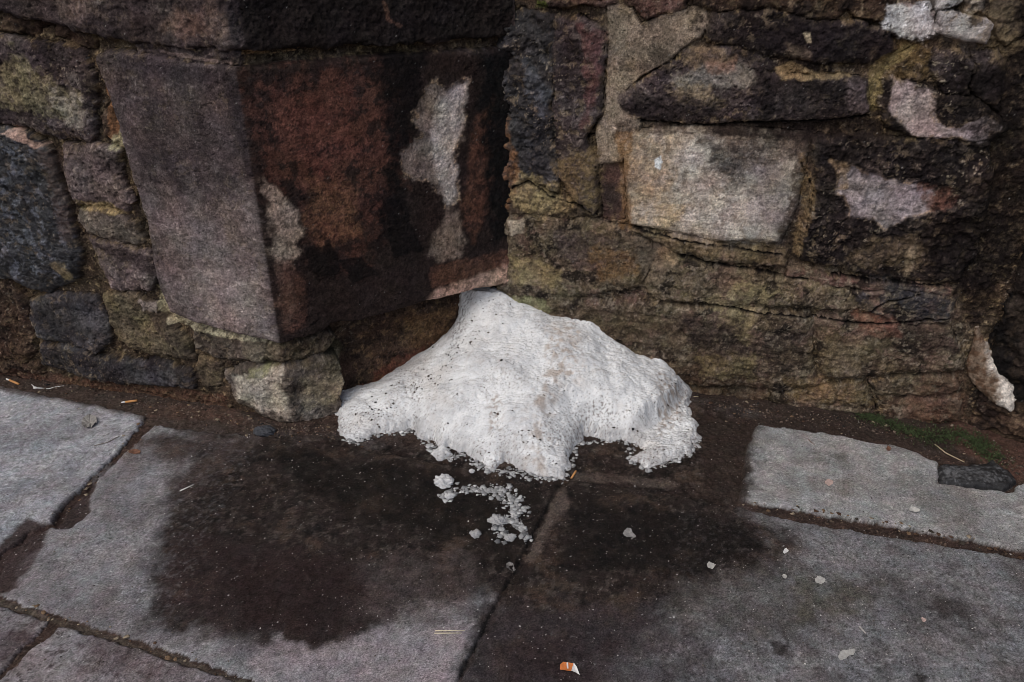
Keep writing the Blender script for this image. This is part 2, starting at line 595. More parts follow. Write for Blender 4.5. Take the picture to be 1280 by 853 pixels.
# -- buttress stones
K1 = stone(A, cA, Lp((122, 70), (140, 63), (200, 70), (302, 84)) + Sp((470, 70), (640, 60), (640, 352), (572, 368), (514, 381), (430, 403)) +
           Lp((349, 427), (300, 416), (246, 401), (215, 388), (200, 348), (185, 270), (150, 152)),
           'dressed', 'dressed', h=.016, r=.012, drop=.014, own=BUT, name='block', label='large dressed sandstone corner block with a stained dark side')
U1 = stone(A, cA, [('W', -.68, 1.3)] + Lp((95, 35), (125, 44), (180, 52), (301, 62)) + Sp((450, 55), (640, 44)) + [('W', L_SIDE + .1, 1.3)],
           'purple', 'rough', h=.02, r=.008, drop=.008, own=BUT, name='block')
KT = stone(A, cA, Lp((168, 54), (235, 59), (301, 66), (301, 80), (240, 73), (172, 66)), 'purple', 'rough', h=.004, r=.006, drop=.006, own=BUT, name='block', label='thin strip of stone in the joint')
CS = stone(A, cA, Lp((277, 466), (300, 456), (347, 459)) + Sp((385, 452), (434, 436), (440, 470), (436, 512), (390, 535)) + Lp((374, 534), (330, 524), (293, 503)),
           'grey', 'rough', h=.012, r=.03, drop=.03, own=BUT, name='corner_stone', label='rough grey stone jutting out under the buttress corner')
C2 = stone(A, cA, Lp((300, 428), (348, 432)) + Sp((380, 423), (437, 407), (437, 434), (385, 450)) + Lp((349, 456), (330, 455)),
           'lichen', 'crag', h=-.008, r=.015, drop=.02, own=BUT, name='stone')
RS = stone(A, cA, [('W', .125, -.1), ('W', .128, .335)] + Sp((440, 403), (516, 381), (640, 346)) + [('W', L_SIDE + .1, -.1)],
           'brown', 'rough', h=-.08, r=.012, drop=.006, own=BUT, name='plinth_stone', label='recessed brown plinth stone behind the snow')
# -- rubble wall stones
for pts, pal, sty, kw in [
    (((-160, -60), (98, -60), (98, 33), (60, 27), (0, 10), (-160, -20)), 'purple', 'rough', dict(h=.02)),
    (((-160, 20), (-4, 14), (30, 22), (55, 30), (38, 44), (0, 40), (-160, 25)), 'brown', 'crag', dict(h=-.01)),
    (((62, 32), (100, 42), (118, 50), (114, 62), (98, 60), (66, 48)), 'brown', 'crag', dict(h=-.008)),
    (((-60, 44), (0, 44), (55, 54), (105, 66), (113, 90), (118, 130), (120, 165), (114, 178), (60, 168), (20, 154), (-60, 148)), 'purple', 'rough', dict(h=.012, r=.03)),
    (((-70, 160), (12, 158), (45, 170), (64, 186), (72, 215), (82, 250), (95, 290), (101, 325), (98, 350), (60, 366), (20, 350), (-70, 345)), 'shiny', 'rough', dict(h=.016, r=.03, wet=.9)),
    (((78, 180), (125, 180), (148, 188), (151, 225), (166, 250), (158, 266), (120, 256), (95, 255), (85, 235), (77, 205)), 'mauve', 'rough', dict(h=.008, r=.025)),
    (((98, 262), (130, 259), (170, 278), (177, 306), (150, 304), (112, 294), (100, 277)), 'grey', 'rough', dict(h=.004, r=.02)),
    (((112, 299), (150, 307), (190, 318), (198, 346), (186, 362), (142, 361), (121, 332)), 'mauve', 'rough', dict(h=.004, r=.02)),
    (((129, 369), (165, 364), (196, 380), (215, 402), (236, 427), (241, 451), (190, 446), (151, 427), (135, 402)), 'green', 'rough', dict(h=.010, r=.025)),
    (((40, 374), (75, 368), (120, 371), (130, 395), (139, 430), (120, 441), (85, 430), (50, 421), (38, 400)), 'slate', 'rough', dict(h=.010, r=.022, wet=.3)),
    (((-70, 350), (15, 354), (34, 370), (37, 400), (45, 438), (30, 452), (-70, 447)), 'brown', 'crag', dict(h=.0, r=.022)),
    (((50, 430), (90, 432), (120, 446), (190, 452), (236, 461), (241, 486), (200, 483), (120, 476), (53, 456)), 'slate', 'rough', dict(h=.008, r=.02)),
    (((-70, 450), (30, 455), (48, 452), (52, 470), (-70, 462)), 'brown', 'crag', dict(h=-.002, r=.02)),
    (((238, 408), (265, 414), (300, 424), (345, 434), (352, 450), (330, 455), (270, 448), (243, 440)), 'grey', 'rough', dict(h=-.002, r=.018)),
    (((246, 450), (275, 454), (276, 482), (252, 486), (241, 468)), 'lichen', 'rough', dict(h=-.004, r=.012)),
    (((123, 150), (138, 115), (150, 165), (160, 190), (152, 190), (140, 176), (128, 170)), 'brown', 'crag', dict(h=-.016, r=.01)),
    (((172, 235), (182, 268), (188, 300), (178, 300), (176, 278), (168, 262)), 'lichen', 'crag', dict(h=-.02, r=.01)),
]:
    stone(A, cA, Lp(*pts), pal, sty, own=RUB, name='stone', **kw)
# stones beyond the picture so the wall carries on
rr = random.Random(5)
v = .02
while v < 2.0:
    hh = rr.uniform(.13, .22); u = -2.5
    while u < -1.28:
        ww = rr.uniform(.18, .4)
        stone(A, cA, [('W', u + .006, v + .006), ('W', min(u + ww, -1.26) - .006, v + .006 + rr.uniform(-.02, .02)), ('W', min(u + ww, -1.26) - .006, v + hh - .006), ('W', u + .006, v + hh - .006)],
              rr.choice(['purple', 'slate', 'grey', 'lichen', 'brown']), 'rough', h=.008, r=.03, own=RUB, name='stone')
        u += ww
    v += hh
for v0, v1, cuts in ((1.315, 1.62, (-1.25, -.66, L_SIDE + .1)), (1.63, 2.2, (-1.25, -.4, .3, L_SIDE + .1))):
    for a, b in zip(cuts[:-1], cuts[1:]):
        stone(A, cA, [('W', a, v0), ('W', b - .01, v0), ('W', b - .01, v1), ('W', a, v1)], 'purple', 'rough', h=.014, r=.012, own=BUT, name='block')

# -- stains and painted corner shade on the buttress side
allA = None
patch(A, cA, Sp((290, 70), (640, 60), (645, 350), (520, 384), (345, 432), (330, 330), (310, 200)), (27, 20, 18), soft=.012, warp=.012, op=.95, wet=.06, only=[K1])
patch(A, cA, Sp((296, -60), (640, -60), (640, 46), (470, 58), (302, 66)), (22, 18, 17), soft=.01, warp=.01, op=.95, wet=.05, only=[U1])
patch(A, cA, Sp((312, 100), (400, 88), (470, 95), (495, 140), (500, 200), (470, 260), (440, 330), (400, 300), (372, 250), (330, 210), (318, 150)), (66, 43, 36), soft=.06, warp=.06, op=.85, brk=.85, bs=26, only=[K1])
patch(A, cA, Sp((345, 120), (430, 110), (450, 190), (400, 215), (350, 180)), (78, 48, 41), soft=.02, warp=.03, op=.6, brk=.7, bs=60, only=[K1])
patch(A, cA, Sp((385, 220), (440, 225), (445, 290), (400, 310), (380, 270)), (88, 62, 46), soft=.02, warp=.02, op=.6, brk=.7, bs=70, only=[K1])
patch(A, cA, Sp((590, 150), (612, 120), (612, 250), (590, 300), (575, 260)), (72, 48, 38), soft=.016, warp=.020, op=.7, brk=.65, only=[K1])
patch(A, cA, Sp((328, 222), (345, 232), (366, 258), (376, 285), (366, 318), (352, 330), (342, 320), (334, 262)), (124, 108, 96), soft=.012, warp=.018, op=.9, brk=.5, bs=60, only=[K1])
patch(A, cA, Sp((342, 318), (362, 322), (368, 392), (352, 408)), (92, 72, 62), soft=.012, warp=.016, op=.7, brk=.6, bs=50, only=[K1])
patch(A, cA, Sp((596, 60), (645, 60), (645, 300), (612, 300), (600, 200)), (11, 9, 8), soft=.022, warp=.026, op=.95, brk=.2, only=[K1, U1])  # black stain band, also deepens the inner corner's shade in the colour
patch(A, cA, Sp((470, 60), (530, 60), (520, 150), (496, 215), (520, 300), (470, 300), (486, 200)), (13, 10, 9), soft=.012, warp=.02, op=.9, brk=.2, only=[K1])
patch(A, cA, Sp((350, 330), (380, 340), (385, 400), (352, 415)), (64, 44, 36), soft=.012, warp=.012, op=.7, brk=.5, only=[K1])
PF = Sp((542, 97), (556, 112), (569, 102), (585, 98), (577, 115), (572, 131), (579, 148), (574, 171), (565, 190), (569, 230), (570, 253), (556, 258), (552, 243), (536, 226), (506, 220), (498, 197), (510, 179), (524, 169), (515, 148), (523, 125), (536, 102))
patch(A, cA, PF, (96, 85, 78), soft=.010, warp=.014, op=.92, brk=.3, bs=30, dh=-.005, rim=.55, only=[K1], ws=40)
patch(A, cA, Sp((556, 114), (569, 104), (583, 100), (574, 131), (578, 148), (564, 190), (568, 240), (560, 254), (546, 226), (536, 172), (541, 132)), (146, 136, 129), soft=.012, warp=.012, op=.9, brk=.4, bs=34, only=[K1])
patch(A, cA, Sp((556, 262), (574, 262), (579, 301), (572, 318), (545, 323), (533, 316), (542, 294)), (96, 84, 75), soft=.012, warp=.014, op=.85, brk=.5, dh=-.002, only=[K1])
patch(A, cA, Sp((380, 305), (410, 300), (425, 335), (400, 345), (382, 330)), (16, 12, 11), soft=.003, warp=.012, op=.9, dh=.003, only=[K1])
patch(A, cA, Sp((420, 322), (450, 318), (470, 340), (440, 350)), (14, 11, 10), soft=.003, warp=.01, op=.9, dh=.003, only=[K1])
patch(A, cA, Sp((485, 295), (515, 290), (525, 310), (490, 320)), (14, 11, 10), soft=.003, warp=.01, op=.9, dh=.003, only=[K1])
patch(A, cA, Sp((518, 390), (542, 361), (590, 344), (645, 319), (645, 364), (572, 382), (524, 394)), (140, 115, 100), soft=.009, warp=.010, op=.85, brk=.5, bs=40, only=[K1])
patch(A, cA, Sp((534, 331), (640, 309), (640, 325), (586, 345), (538, 357)), (66, 46, 37), soft=.006, warp=.008, op=.85, brk=.45, only=[K1])
# pale lines of old mortar along the joint
patch(A, cA, Sp((303, 67), (345, 69), (372, 64), (372, 61), (345, 65), (303, 63)), (112, 90, 66), soft=.0012, warp=.004, op=.9, brk=.4)
patch(A, cA, Sp((475, 0), (480, 25), (498, 34), (500, 31), (484, 22), (479, 0)), (70, 52, 43), soft=.0012, warp=.004, op=.6, brk=.5)
patch(A, cA, Lp((200, 62), (250, 70), (292, 78), (292, 81), (250, 74), (200, 66)), (112, 96, 90), soft=.001, warp=.003, op=.7, brk=.4)
# left face of the buttress block
patch(A, cA, Lp((130, 70), (300, 84), (302, 112), (220, 100), (150, 84)), (42, 37, 39), soft=.03, warp=.02, op=.85, only=[K1])
patch(A, cA, Lp((130, 80), (300, 90), (322, 225), (250, 240), (170, 230)), (54, 47, 47), soft=.10, warp=.08, op=.55, brk=.3, bs=20, only=[K1])
patch(A, cA, Lp((282, 90), (300, 86), (322, 215), (312, 225)), (40, 34, 36), soft=.008, warp=.008, op=.8, only=[K1])
patch(A, cA, Lp((195, 250), (330, 255), (344, 420), (250, 400), (215, 380)), (114, 103, 100), soft=.12, warp=.08, op=.6, brk=.4, bs=60, only=[K1])
patch(A, cA, Lp((250, 330), (330, 340), (340, 415), (255, 395)), (128, 117, 113), soft=.03, warp=.04, op=.6, brk=.45, bs=90, only=[K1])
# upper course, left face
patch(A, cA, Lp((-60, -60), (302, -60), (302, 64), (180, 54), (60, 28), (-60, 0)), (52, 44, 43), soft=.01, warp=.02, op=.6, brk=.5)
patch(A, cA, Lp((215, 15), (280, 5), (296, 45), (250, 45), (205, 35)), (104, 84, 74), soft=.014, warp=.02, op=.55, brk=.5, bs=70)
patch(A, cA, Lp((75, -10), (120, -10), (135, 20), (90, 25)), (98, 84, 76), soft=.014, warp=.02, op=.5, brk=.5, bs=70)
patch(A, cA, Lp((120, 25), (160, 20), (200, 40), (150, 48)), (32, 27, 27), soft=.010, warp=.014, op=.7, brk=.3)
patch(A, cA, Lp((-60, 165), (40, 175), (70, 220), (90, 300), (80, 350), (-60, 340)), (84, 86, 94), soft=.01, warp=.02, op=.5, brk=-1, bs=24, wet=1.0)  # bluish blotches: sky glints of the wet black stone, painted into its colour
# lichen and wear on the rubble
patch(A, cA, Lp((0, 90), (22, 60), (45, 80), (70, 105), (105, 120), (105, 150), (60, 140), (20, 138), (-20, 120)), (98, 90, 70), soft=.01, warp=.022, op=.8, brk=.6, bs=40)
patch(A, cA, Lp((62, 105), (105, 120), (106, 158), (88, 158)), (128, 120, 108), soft=.008, warp=.016, op=.7, brk=.7, bs=60)
patch(A, cA, Lp((4, 166), (22, 158), (42, 172), (60, 180), (50, 184), (26, 172)), (140, 116, 102), soft=.003, warp=.006, op=.9, brk=.2)
patch(A, cA, Lp((55, 185), (78, 190), (84, 240), (95, 290), (78, 300), (70, 240)), (62, 50, 46), soft=.01, warp=.016, op=.8, brk=.5)
patch(A, cA, Lp((68, 325), (85, 325), (96, 345), (84, 352)), (100, 88, 64), soft=.006, warp=.012, op=.7, brk=.5)
patch(A, cA, Lp((-70, 455), (120, 478), (240, 490), (280, 500), (280, 515), (100, 492), (-70, 470)), (74, 52, 42), soft=.008, warp=.016, op=.7, brk=.4)
patch(A, cA, Lp((118, 307), (150, 309), (190, 322), (196, 345), (160, 330)), (44, 36, 36), soft=.006, warp=.010, op=.8, brk=.3)
patch(A, cA, Lp((180, 365), (215, 400), (236, 430), (238, 445), (205, 420), (185, 390)), (56, 48, 42), soft=.006, warp=.012, op=.8, brk=.4)
patch(A, cA, Lp((175, 372), (195, 380), (198, 388), (182, 386)), (112, 102, 98), soft=.003, warp=.006, op=.8)
patch(A, cA, Lp((196, 355), (204, 376), (222, 395), (244, 404), (300, 418), (335, 426), (335, 431), (296, 426), (240, 414), (212, 402), (196, 380)), (142, 134, 112), soft=.003, warp=.008, op=.85, brk=.7, bs=60)
patch(A, cA, Lp((128, 95), (140, 120), (146, 170), (158, 185), (140, 185), (130, 130)), (120, 84, 58), soft=.004, warp=.010, op=.7, brk=.5)
patch(A, cA, Lp((140, 168), (156, 165), (158, 190), (138, 186)), (140, 132, 106), soft=.004, warp=.010, op=.7, brk=.5)
patch(A, cA, Lp((95, 250), (135, 252), (165, 268), (140, 268), (96, 262)), (128, 112, 78), soft=.004, warp=.010, op=.75, brk=.55)
# corner stone and stone above it
patch(A, cA, Lp((290, 468), (330, 462), (350, 462), (366, 520), (330, 512), (300, 495)), (150, 141, 128), soft=.008, warp=.012, op=.8, brk=.35)
patch(A, cA, Sp((374, 470), (432, 450), (434, 490), (380, 515)), (112, 102, 84), soft=.010, warp=.012, op=.7, brk=.5)
patch(A, cA, Sp((376, 455), (434, 438), (434, 462), (390, 468)), (50, 44, 33), soft=.008, warp=.012, op=.8, brk=.4)
patch(A, cA, Lp((318, 460), (345, 458), (330, 470), (310, 472)), (112, 108, 80), soft=.006, warp=.012, op=.7, brk=.6)
patch(A, cA, Lp((300, 428), (350, 434), (352, 455), (310, 452)), (96, 88, 74), soft=.006, warp=.012, op=.7, brk=.5)
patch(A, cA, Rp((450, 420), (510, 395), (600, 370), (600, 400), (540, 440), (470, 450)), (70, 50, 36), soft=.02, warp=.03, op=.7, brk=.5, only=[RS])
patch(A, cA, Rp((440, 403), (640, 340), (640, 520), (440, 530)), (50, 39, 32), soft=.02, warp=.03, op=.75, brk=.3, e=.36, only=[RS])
patch(A, cA, Rp((440, 400), (640, 340), (640, 380), (560, 410), (480, 430), (440, 440)), (26, 20, 17), soft=.02, warp=.03, op=.7, brk=.5, bs=24, e=.26, only=[RS])  # overhang's shade painted dark along the top of the recess
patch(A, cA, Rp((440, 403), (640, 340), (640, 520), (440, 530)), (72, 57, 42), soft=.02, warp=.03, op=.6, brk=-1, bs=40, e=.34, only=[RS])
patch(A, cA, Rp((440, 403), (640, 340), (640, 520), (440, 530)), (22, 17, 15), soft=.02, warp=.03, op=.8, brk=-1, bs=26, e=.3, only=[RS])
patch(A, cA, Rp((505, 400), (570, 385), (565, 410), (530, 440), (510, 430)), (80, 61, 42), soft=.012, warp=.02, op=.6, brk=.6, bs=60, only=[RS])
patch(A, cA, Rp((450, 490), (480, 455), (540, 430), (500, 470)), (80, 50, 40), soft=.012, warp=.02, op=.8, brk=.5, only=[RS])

A.soot = lambda u, v: .45 * (u < -.02) * (1 - .0 * v) + .25 * (u >= -.02)
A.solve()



def posA(u, v, w):
    rho = .005
    P = np.zeros(u.shape + (3,)); N = np.zeros(u.shape + (3,))
    t = np.clip((u + rho) / (2 * rho), 0, 1)
    inside = np.abs(u) < rho
    left = u <= -rho
    for k in range(2):
        lin_l = A0[k] + u * T_WALL[k]
        lin_r = A0[k] + u * T_SIDE[k]
        a = A0[k] - rho * T_WALL[k]; b = A0[k] + rho * T_SIDE[k]
        bez = (1 - t) ** 2 * a + 2 * t * (1 - t) * A0[k] + t * t * b
        P[..., k] = np.where(inside, bez, np.where(left, lin_l, lin_r))
        N[..., k] = N_WALL[k] * (1 - t) + N_SIDE[k] * t
    N /= np.linalg.norm(N, axis=-1, keepdims=True)
    P[..., 2] = v
    return P + N * w[..., None]


rubble_wall = thing('rubble_wall', 'rough dark rubble wall of small stones with lichen, left of the dressed buttress', 'wall', A0 + T_WALL * -.8)
buttress = thing('stone_buttress', 'big dark sandstone buttress with dressed corner block and undercut foot, left of the snow', 'buttress', A0)
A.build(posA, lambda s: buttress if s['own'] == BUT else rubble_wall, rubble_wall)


def core(parent, outline, z1):
    """solid masonry behind the face"""
    n = len(outline)
    V = [(x, y, -.05) for x, y in outline] + [(x, y, z1) for x, y in outline]
    F = [tuple(range(n))[::-1], tuple(range(n, 2 * n))] + [(i, (i + 1) % n, n + (i + 1) % n, n + i) for i in range(n)]
    return mesh_object('core', V, F, flat_material('core_rubble', (.1, .085, .07), .95, 30, .4, .5), parent, smooth=False)


bk = np.array([.25, .97])
a2 = A0[:2]; tw = T_WALL[:2]; nw = N_WALL[:2]; ts = T_SIDE[:2]; ns = N_SIDE[:2]
core(rubble_wall, [a2 - tw * 2.38 - nw * .07, a2 - tw * .68 - nw * .07, a2 - tw * .68 + bk * .8, a2 - tw * 2.38 + bk * .8], 2.08)
core(buttress, [a2 - tw * .675 - nw * .07, a2 - tw * .09 - nw * .07, a2 + ts * .12 - ns * .13, C0[:2] - ns * .13, C0[:2] - ns * .13 + bk * .5, a2 - tw * .675 + bk * .8], 2.08)

# ================================================================== WALL B : right wall
B = Wall(spaced(-.02, U_Q + .02, STEP, -.02, U_Q + .02), spaced(-.03, 1.26, STEP, -.03, 2.1), 41)
defs = [
    # lowest courses
    (((620, 275), (660, 268), (700, 272), (790, 286), (815, 308), (812, 338), (800, 360), (720, 370), (650, 374), (620, 362)), 'lichen', 'rough', dict(h=.008, r=.03)),
    (((817, 335), (850, 320), (900, 331), (985, 347), (1062, 364), (1072, 386), (1010, 385), (900, 381), (812, 373), (806, 360)), 'green', 'layered', dict(h=.006, r=.02)),
    (((1066, 366), (1130, 366), (1196, 372), (1188, 400), (1140, 405), (1075, 390)), 'slate', 'layered', dict(h=.010, r=.014)),
    (((615, 368), (720, 374), (900, 386), (1012, 392), (1016, 440), (1020, 476), (1018, 484), (960, 486), (870, 480), (615, 450)), 'olive', 'layered', dict(h=.010, r=.03)),
    (((615, 456), (870, 486), (960, 490), (958, 526), (615, 500)), 'olive', 'rough', dict(h=.0, r=.03)),
    (((1020, 394), (1080, 396), (1190, 408), (1206, 445), (1204, 462), (1130, 468), (1030, 474)), 'olive', 'rough', dict(h=.008, r=.025)),
    (((965, 490), (1022, 486), (1080, 478), (1092, 512), (1075, 524), (963, 528)), 'olive', 'layered', dict(h=.004, r=.025)),
    (((1088, 476), (1130, 472), (1195, 470), (1203, 488), (1150, 496), (1098, 492)), 'lichen', 'layered', dict(h=.008, r=.014)),
    (((1100, 497), (1150, 500), (1202, 492), (1206, 520), (1170, 534), (1130, 534), (1102, 522)), 'brown', 'layered', dict(h=.004, r=.02)),
    # middle
    (((780, 163), (860, 156), (1008, 166), (1012, 190), (998, 258), (976, 306), (900, 302), (786, 281), (778, 216)), 'pale', 'smooth', dict(h=.006, r=.016, drop=.010, grow=.0, label='large pale smooth stone block in the right wall')),
    (((788, 286), (900, 306), (982, 316), (982, 332), (920, 330), (850, 316)), 'olive', 'layered', dict(h=.012, r=.01)),
    (((984, 335), (1062, 350), (1196, 358), (1192, 368), (1062, 361), (986, 346)), 'pink', 'layered', dict(h=.006, r=.008)),
    (((1016, 172), (1060, 166), (1140, 176), (1236, 172), (1240, 210), (1232, 260), (1216, 330), (1196, 352), (1100, 346), (1002, 324), (1004, 285), (1022, 230)), 'black', 'crag', dict(h=.012, r=.02, label='black crusted stone with a pale scaled face')),
    (((753, 207), (778, 206), (777, 240), (779, 276), (752, 275)), 'pink', 'smooth', dict(h=-.022, r=.006, drop=.004, label='narrow recessed strip of stone in a slot')),
    # tall left stone
    (((620, 30), (652, 12), (690, 20), (690, 140), (700, 220), (694, 240), (660, 225), (640, 235), (620, 235)), 'slate', 'crag', dict(h=.006, r=.02, wet=.35)),
    (((693, 22), (722, 24), (754, 38), (757, 60), (750, 140), (738, 158), (733, 180), (746, 200), (748, 240), (744, 268), (716, 250), (700, 220), (694, 140)), 'purple', 'rough', dict(h=.018, r=.012)),
    (((618, 240), (642, 238), (662, 230), (694, 246), (716, 255), (742, 270), (700, 276), (660, 265), (618, 272)), 'lichen', 'crag', dict(h=.002, r=.016)),
    # smooth render patch
    (((757, 8), (790, 10), (800, 30), (830, 18), (880, 4), (886, 30), (876, 48), (850, 62), (836, 78), (800, 96), (772, 124), (776, 134), (800, 150), (801, 160), (785, 180), (778, 204), (748, 206), (744, 166), (756, 140), (760, 60)), 'render', 'smooth', dict(h=.002, r=.005, drop=.006, grow=.001, name='render_patch', label='smooth grey patch of cement render')),
    (((770, 128), (800, 100), (834, 82), (856, 62), (920, 58), (962, 74), (984, 94), (1040, 96), (1082, 100), (1086, 142), (1010, 152), (880, 155), (802, 148), (776, 136)), 'purple', 'rough', dict(h=.008, r=.022)),
    (((888, 20), (960, 12), (1000, 24), (1060, 28), (1112, 34), (1120, 60), (1084, 84), (1000, 74), (962, 70), (925, 56), (884, 52)), 'black', 'rough', dict(h=.010, r=.016)),
    (((660, -20), (756, -20), (766, 2), (754, 8), (712, 10), (676, 8)), 'pink', 'rough', dict(h=.010, r=.012)),
    (((778, -30), (862, -30), (858, 6), (834, 16), (806, 24), (794, 8), (780, 4)), 'pink', 'rough', dict(h=.012, r=.012)),
    (((866, -30), (930, -30), (1020, -40), (1060, 6), (1050, 22), (1000, 20), (950, 8), (890, 16), (868, 4)), 'brown', 'crag', dict(h=.006, r=.012)),
    (((1064, -40), (1120, -40), (1118, 8), (1112, 28), (1066, 22), (1058, 4)), 'brown', 'crag', dict(h=.0, r=.012)),
    (((1110, 96), (1140, 102), (1172, 118), (1218, 122), (1250, 150), (1258, 164), (1236, 172), (1190, 176), (1140, 170), (1108, 158), (1098, 130)), 'black', 'rough', dict(h=.014, r=.014)),
    (((1174, 14), (1196, 16), (1241, 28), (1231, 53), (1206, 50), (1171, 38)), 'white', 'smooth', dict(h=.022, r=.006, drop=.008, label='pale squarish stone set proud near the top')),
    (((1116, 8), (1150, 8), (1168, 14), (1166, 42), (1130, 48), (1116, 36)), 'mauve', 'rough', dict(h=.004, r=.012)),
    (((1176, -40), (1204, -40), (1200, 0), (1190, 10), (1172, 10)), 'white', 'rough', dict(h=.014, r=.008)),
    (((1208, -40), (1234, -40), (1228, 14), (1216, 20), (1206, 12)), 'pale', 'rough', dict(h=.012, r=.008)),
    (((1124, 70), (1150, 58), (1162, 64), (1166, 96), (1150, 106), (1128, 96)), 'black', 'crag', dict(h=-.004, r=.014)),
    (((1168, 64), (1208, 62), (1214, 80), (1210, 118), (1176, 114), (1168, 96)), 'purple', 'rough', dict(h=.008, r=.014)),
    (((1218, 66), (1248, 62), (1256, 90), (1250, 140), (1226, 126), (1216, 110)), 'purple', 'rough', dict(h=.006, r=.014)),
    (((1244, -10), (1270, -20), (1282, 40), (1262, 56), (1248, 50), (1240, 28)), 'lichen', 'rough', dict(h=.006, r=.014)),
]
for pts, pal, sty, kw in defs:
    kw.setdefault('name', 'stone')
    stone(B, cB, pts, pal, sty, **kw)
v = 1.22
while v < 2.1:
    hh = rr.uniform(.13, .2); u = -.05
    while u < U_Q + .03:
        ww = rr.uniform(.18, .4)
        stone(B, cB, [(0, u + .006, v + .006), (0, u + ww - .006, v + .006), (0, u + ww - .006, v + hh - .006), (0, u + .006, v + hh - .006)],
              rr.choice(['purple', 'black', 'pink', 'lichen', 'brown']), 'rough', h=.01, r=.02, name='stone')
        u += ww
    v += hh

# stains, lichen and scaled-off faces
def pB(*a, **k): patch(B, cB, *a, **k)


for q, c, o in ((0, (98, 88, 74), .45), (1, (28, 24, 22), .85), (2, (112, 101, 88), .55), (3, (92, 74, 66), .5), (4, (80, 70, 56), .4)):
    pB([(615, 262), (800, 285), (990, 330), (1200, 360), (1210, 540), (1080, 530), (860, 500), (610, 470)], c, soft=.012, warp=.0, op=o, brk=-1, bs=[24, 13, 52, 10, 28][q])
pB([(782, 165), (840, 160), (860, 170), (850, 215), (830, 250), (800, 270), (780, 250)], (132, 112, 90), soft=.012, warp=.03, op=.7, brk=.5, bs=22)
pB([(840, 170), (900, 165), (960, 200), (980, 260), (970, 300), (900, 298), (800, 275), (850, 230)], (162, 154, 146), soft=.03, warp=.03, op=.7, brk=.5, bs=14)
pB([(876, 172), (1012, 166), (1014, 200), (965, 208), (925, 226), (890, 212)], (46, 39, 38), soft=.016, warp=.026, op=.85, brk=.25)
pB([(780, 160), (1012, 165), (980, 308), (785, 284)], (104, 94, 86), soft=.01, warp=.01, op=.5, brk=-1, bs=26)
pB([(780, 160), (1012, 165), (980, 308), (785, 284)], (84, 72, 62), soft=.01, warp=.01, op=.45, brk=-1, bs=60)
pB([(930, 215), (1000, 195), (996, 250), (975, 300), (940, 290)], (108, 101, 99), soft=.03, warp=.03, op=.75, brk=.35, bs=18)
pB([(795, 285), (815, 255), (860, 255), (850, 275), (830, 285)], (152, 134, 112), soft=.006, warp=.014, op=.8, brk=.5)
pB([(940, 240), (955, 285), (935, 300), (925, 280)], (150, 143, 138), soft=.005, warp=.014, op=.6, brk=.6, bs=70)
pB([(818, 199), (826, 194), (829, 202), (825, 211), (819, 208)], (205, 200, 198), soft=.0012, warp=.004, op=1, brk=.2)
pB([(785, 285), (975, 310), (985, 320), (980, 330), (850, 316)], (100, 86, 64), soft=.006, warp=.014, op=.5, brk=.5)
pB([(985, 165), (1014, 165), (1016, 200), (1004, 265), (982, 312), (966, 306), (986, 250), (994, 200)], (52, 42, 36), soft=.008, warp=.016, op=.85, brk=.35)
pB([(770, 155), (1020, 155), (1020, 172), (900, 170), (860, 163), (770, 170)], (46, 37, 32), soft=.006, warp=.012, op=.8, brk=.4)
pB([(772, 165), (790, 165), (786, 230), (792, 288), (774, 280)], (104, 80, 56), soft=.006, warp=.012, op=.8, brk=.4)
# black crust and its scaled face
pB([(1048, 212), (1064, 205), (1110, 225), (1150, 228), (1168, 240), (1164, 262), (1130, 270), (1105, 286), (1085, 270), (1062, 268), (1055, 245), (1044, 232)], (128, 118, 119), soft=.007, warp=.010, op=.95, brk=.42, bs=32, flat=.008, rim=.6)
pB([(1150, 232), (1190, 235), (1195, 255), (1160, 265)], (88, 62, 54), soft=.008, warp=.02, op=.7, brk=.6)
pB([(1040, 200), (1062, 205), (1060, 235), (1044, 235)], (120, 100, 78), soft=.004, warp=.012, op=.7, brk=.5)
pB([(1075, 300), (1150, 285), (1160, 330), (1100, 335), (1060, 320)], (88, 74, 58), soft=.012, warp=.025, op=.6, brk=.6)
pB([(1130, 315), (1144, 300), (1146, 310), (1135, 345), (1128, 342)], (112, 98, 80), soft=.003, warp=.008, op=.8, brk=.5)
pB([(1000, 320), (1020, 240), (1008, 190), (1000, 190), (1002, 250), (990, 320)], (98, 80, 58), soft=.004, warp=.012, op=.7, brk=.6)
pB([(1150, 285), (1215, 255), (1215, 350), (1160, 345)], (22, 17, 16), soft=.012, warp=.02, op=.8, brk=.35)
pB([(1117, 98), (1140, 100), (1168, 120), (1166, 145), (1172, 165), (1160, 173), (1140, 168), (1125, 158), (1112, 125)], (142, 126, 122), soft=.006, warp=.012, op=.95, brk=.3, bs=35, flat=.010, rim=.4)
pB([(1165, 140), (1180, 160), (1215, 150), (1230, 144), (1256, 155), (1250, 165), (1236, 164), (1232, 175), (1200, 172), (1168, 172)], (128, 116, 114), soft=.003, warp=.010, op=.9, brk=.35, rim=.4)
pB([(1108, 5), (1165, 8), (1172, 45), (1150, 50), (1125, 45), (1104, 36)], (158, 156, 156), soft=.005, warp=.014, op=.9, brk=.45, bs=50, flat=.004)
pB([(1210, 10), (1250, 20), (1280, 60), (1250, 90), (1228, 60)], (100, 86, 66), soft=.01, warp=.02, op=.6, brk=.6)
pB([(1120, 50), (1160, 52), (1165, 100), (1108, 96)], (96, 78, 52), soft=.008, warp=.02, op=.6, brk=.6, bs=55)
pB([(940, 30), (1060, 28), (1118, 40), (1118, 62), (1080, 82), (1000, 74), (940, 55)], (28, 23, 24), soft=.01, warp=.014, op=.85, brk=.2)
pB([(1003, 40), (1012, 40), (1015, 54), (1008, 54)], (142, 128, 106), soft=.0015, warp=.003, op=.9)
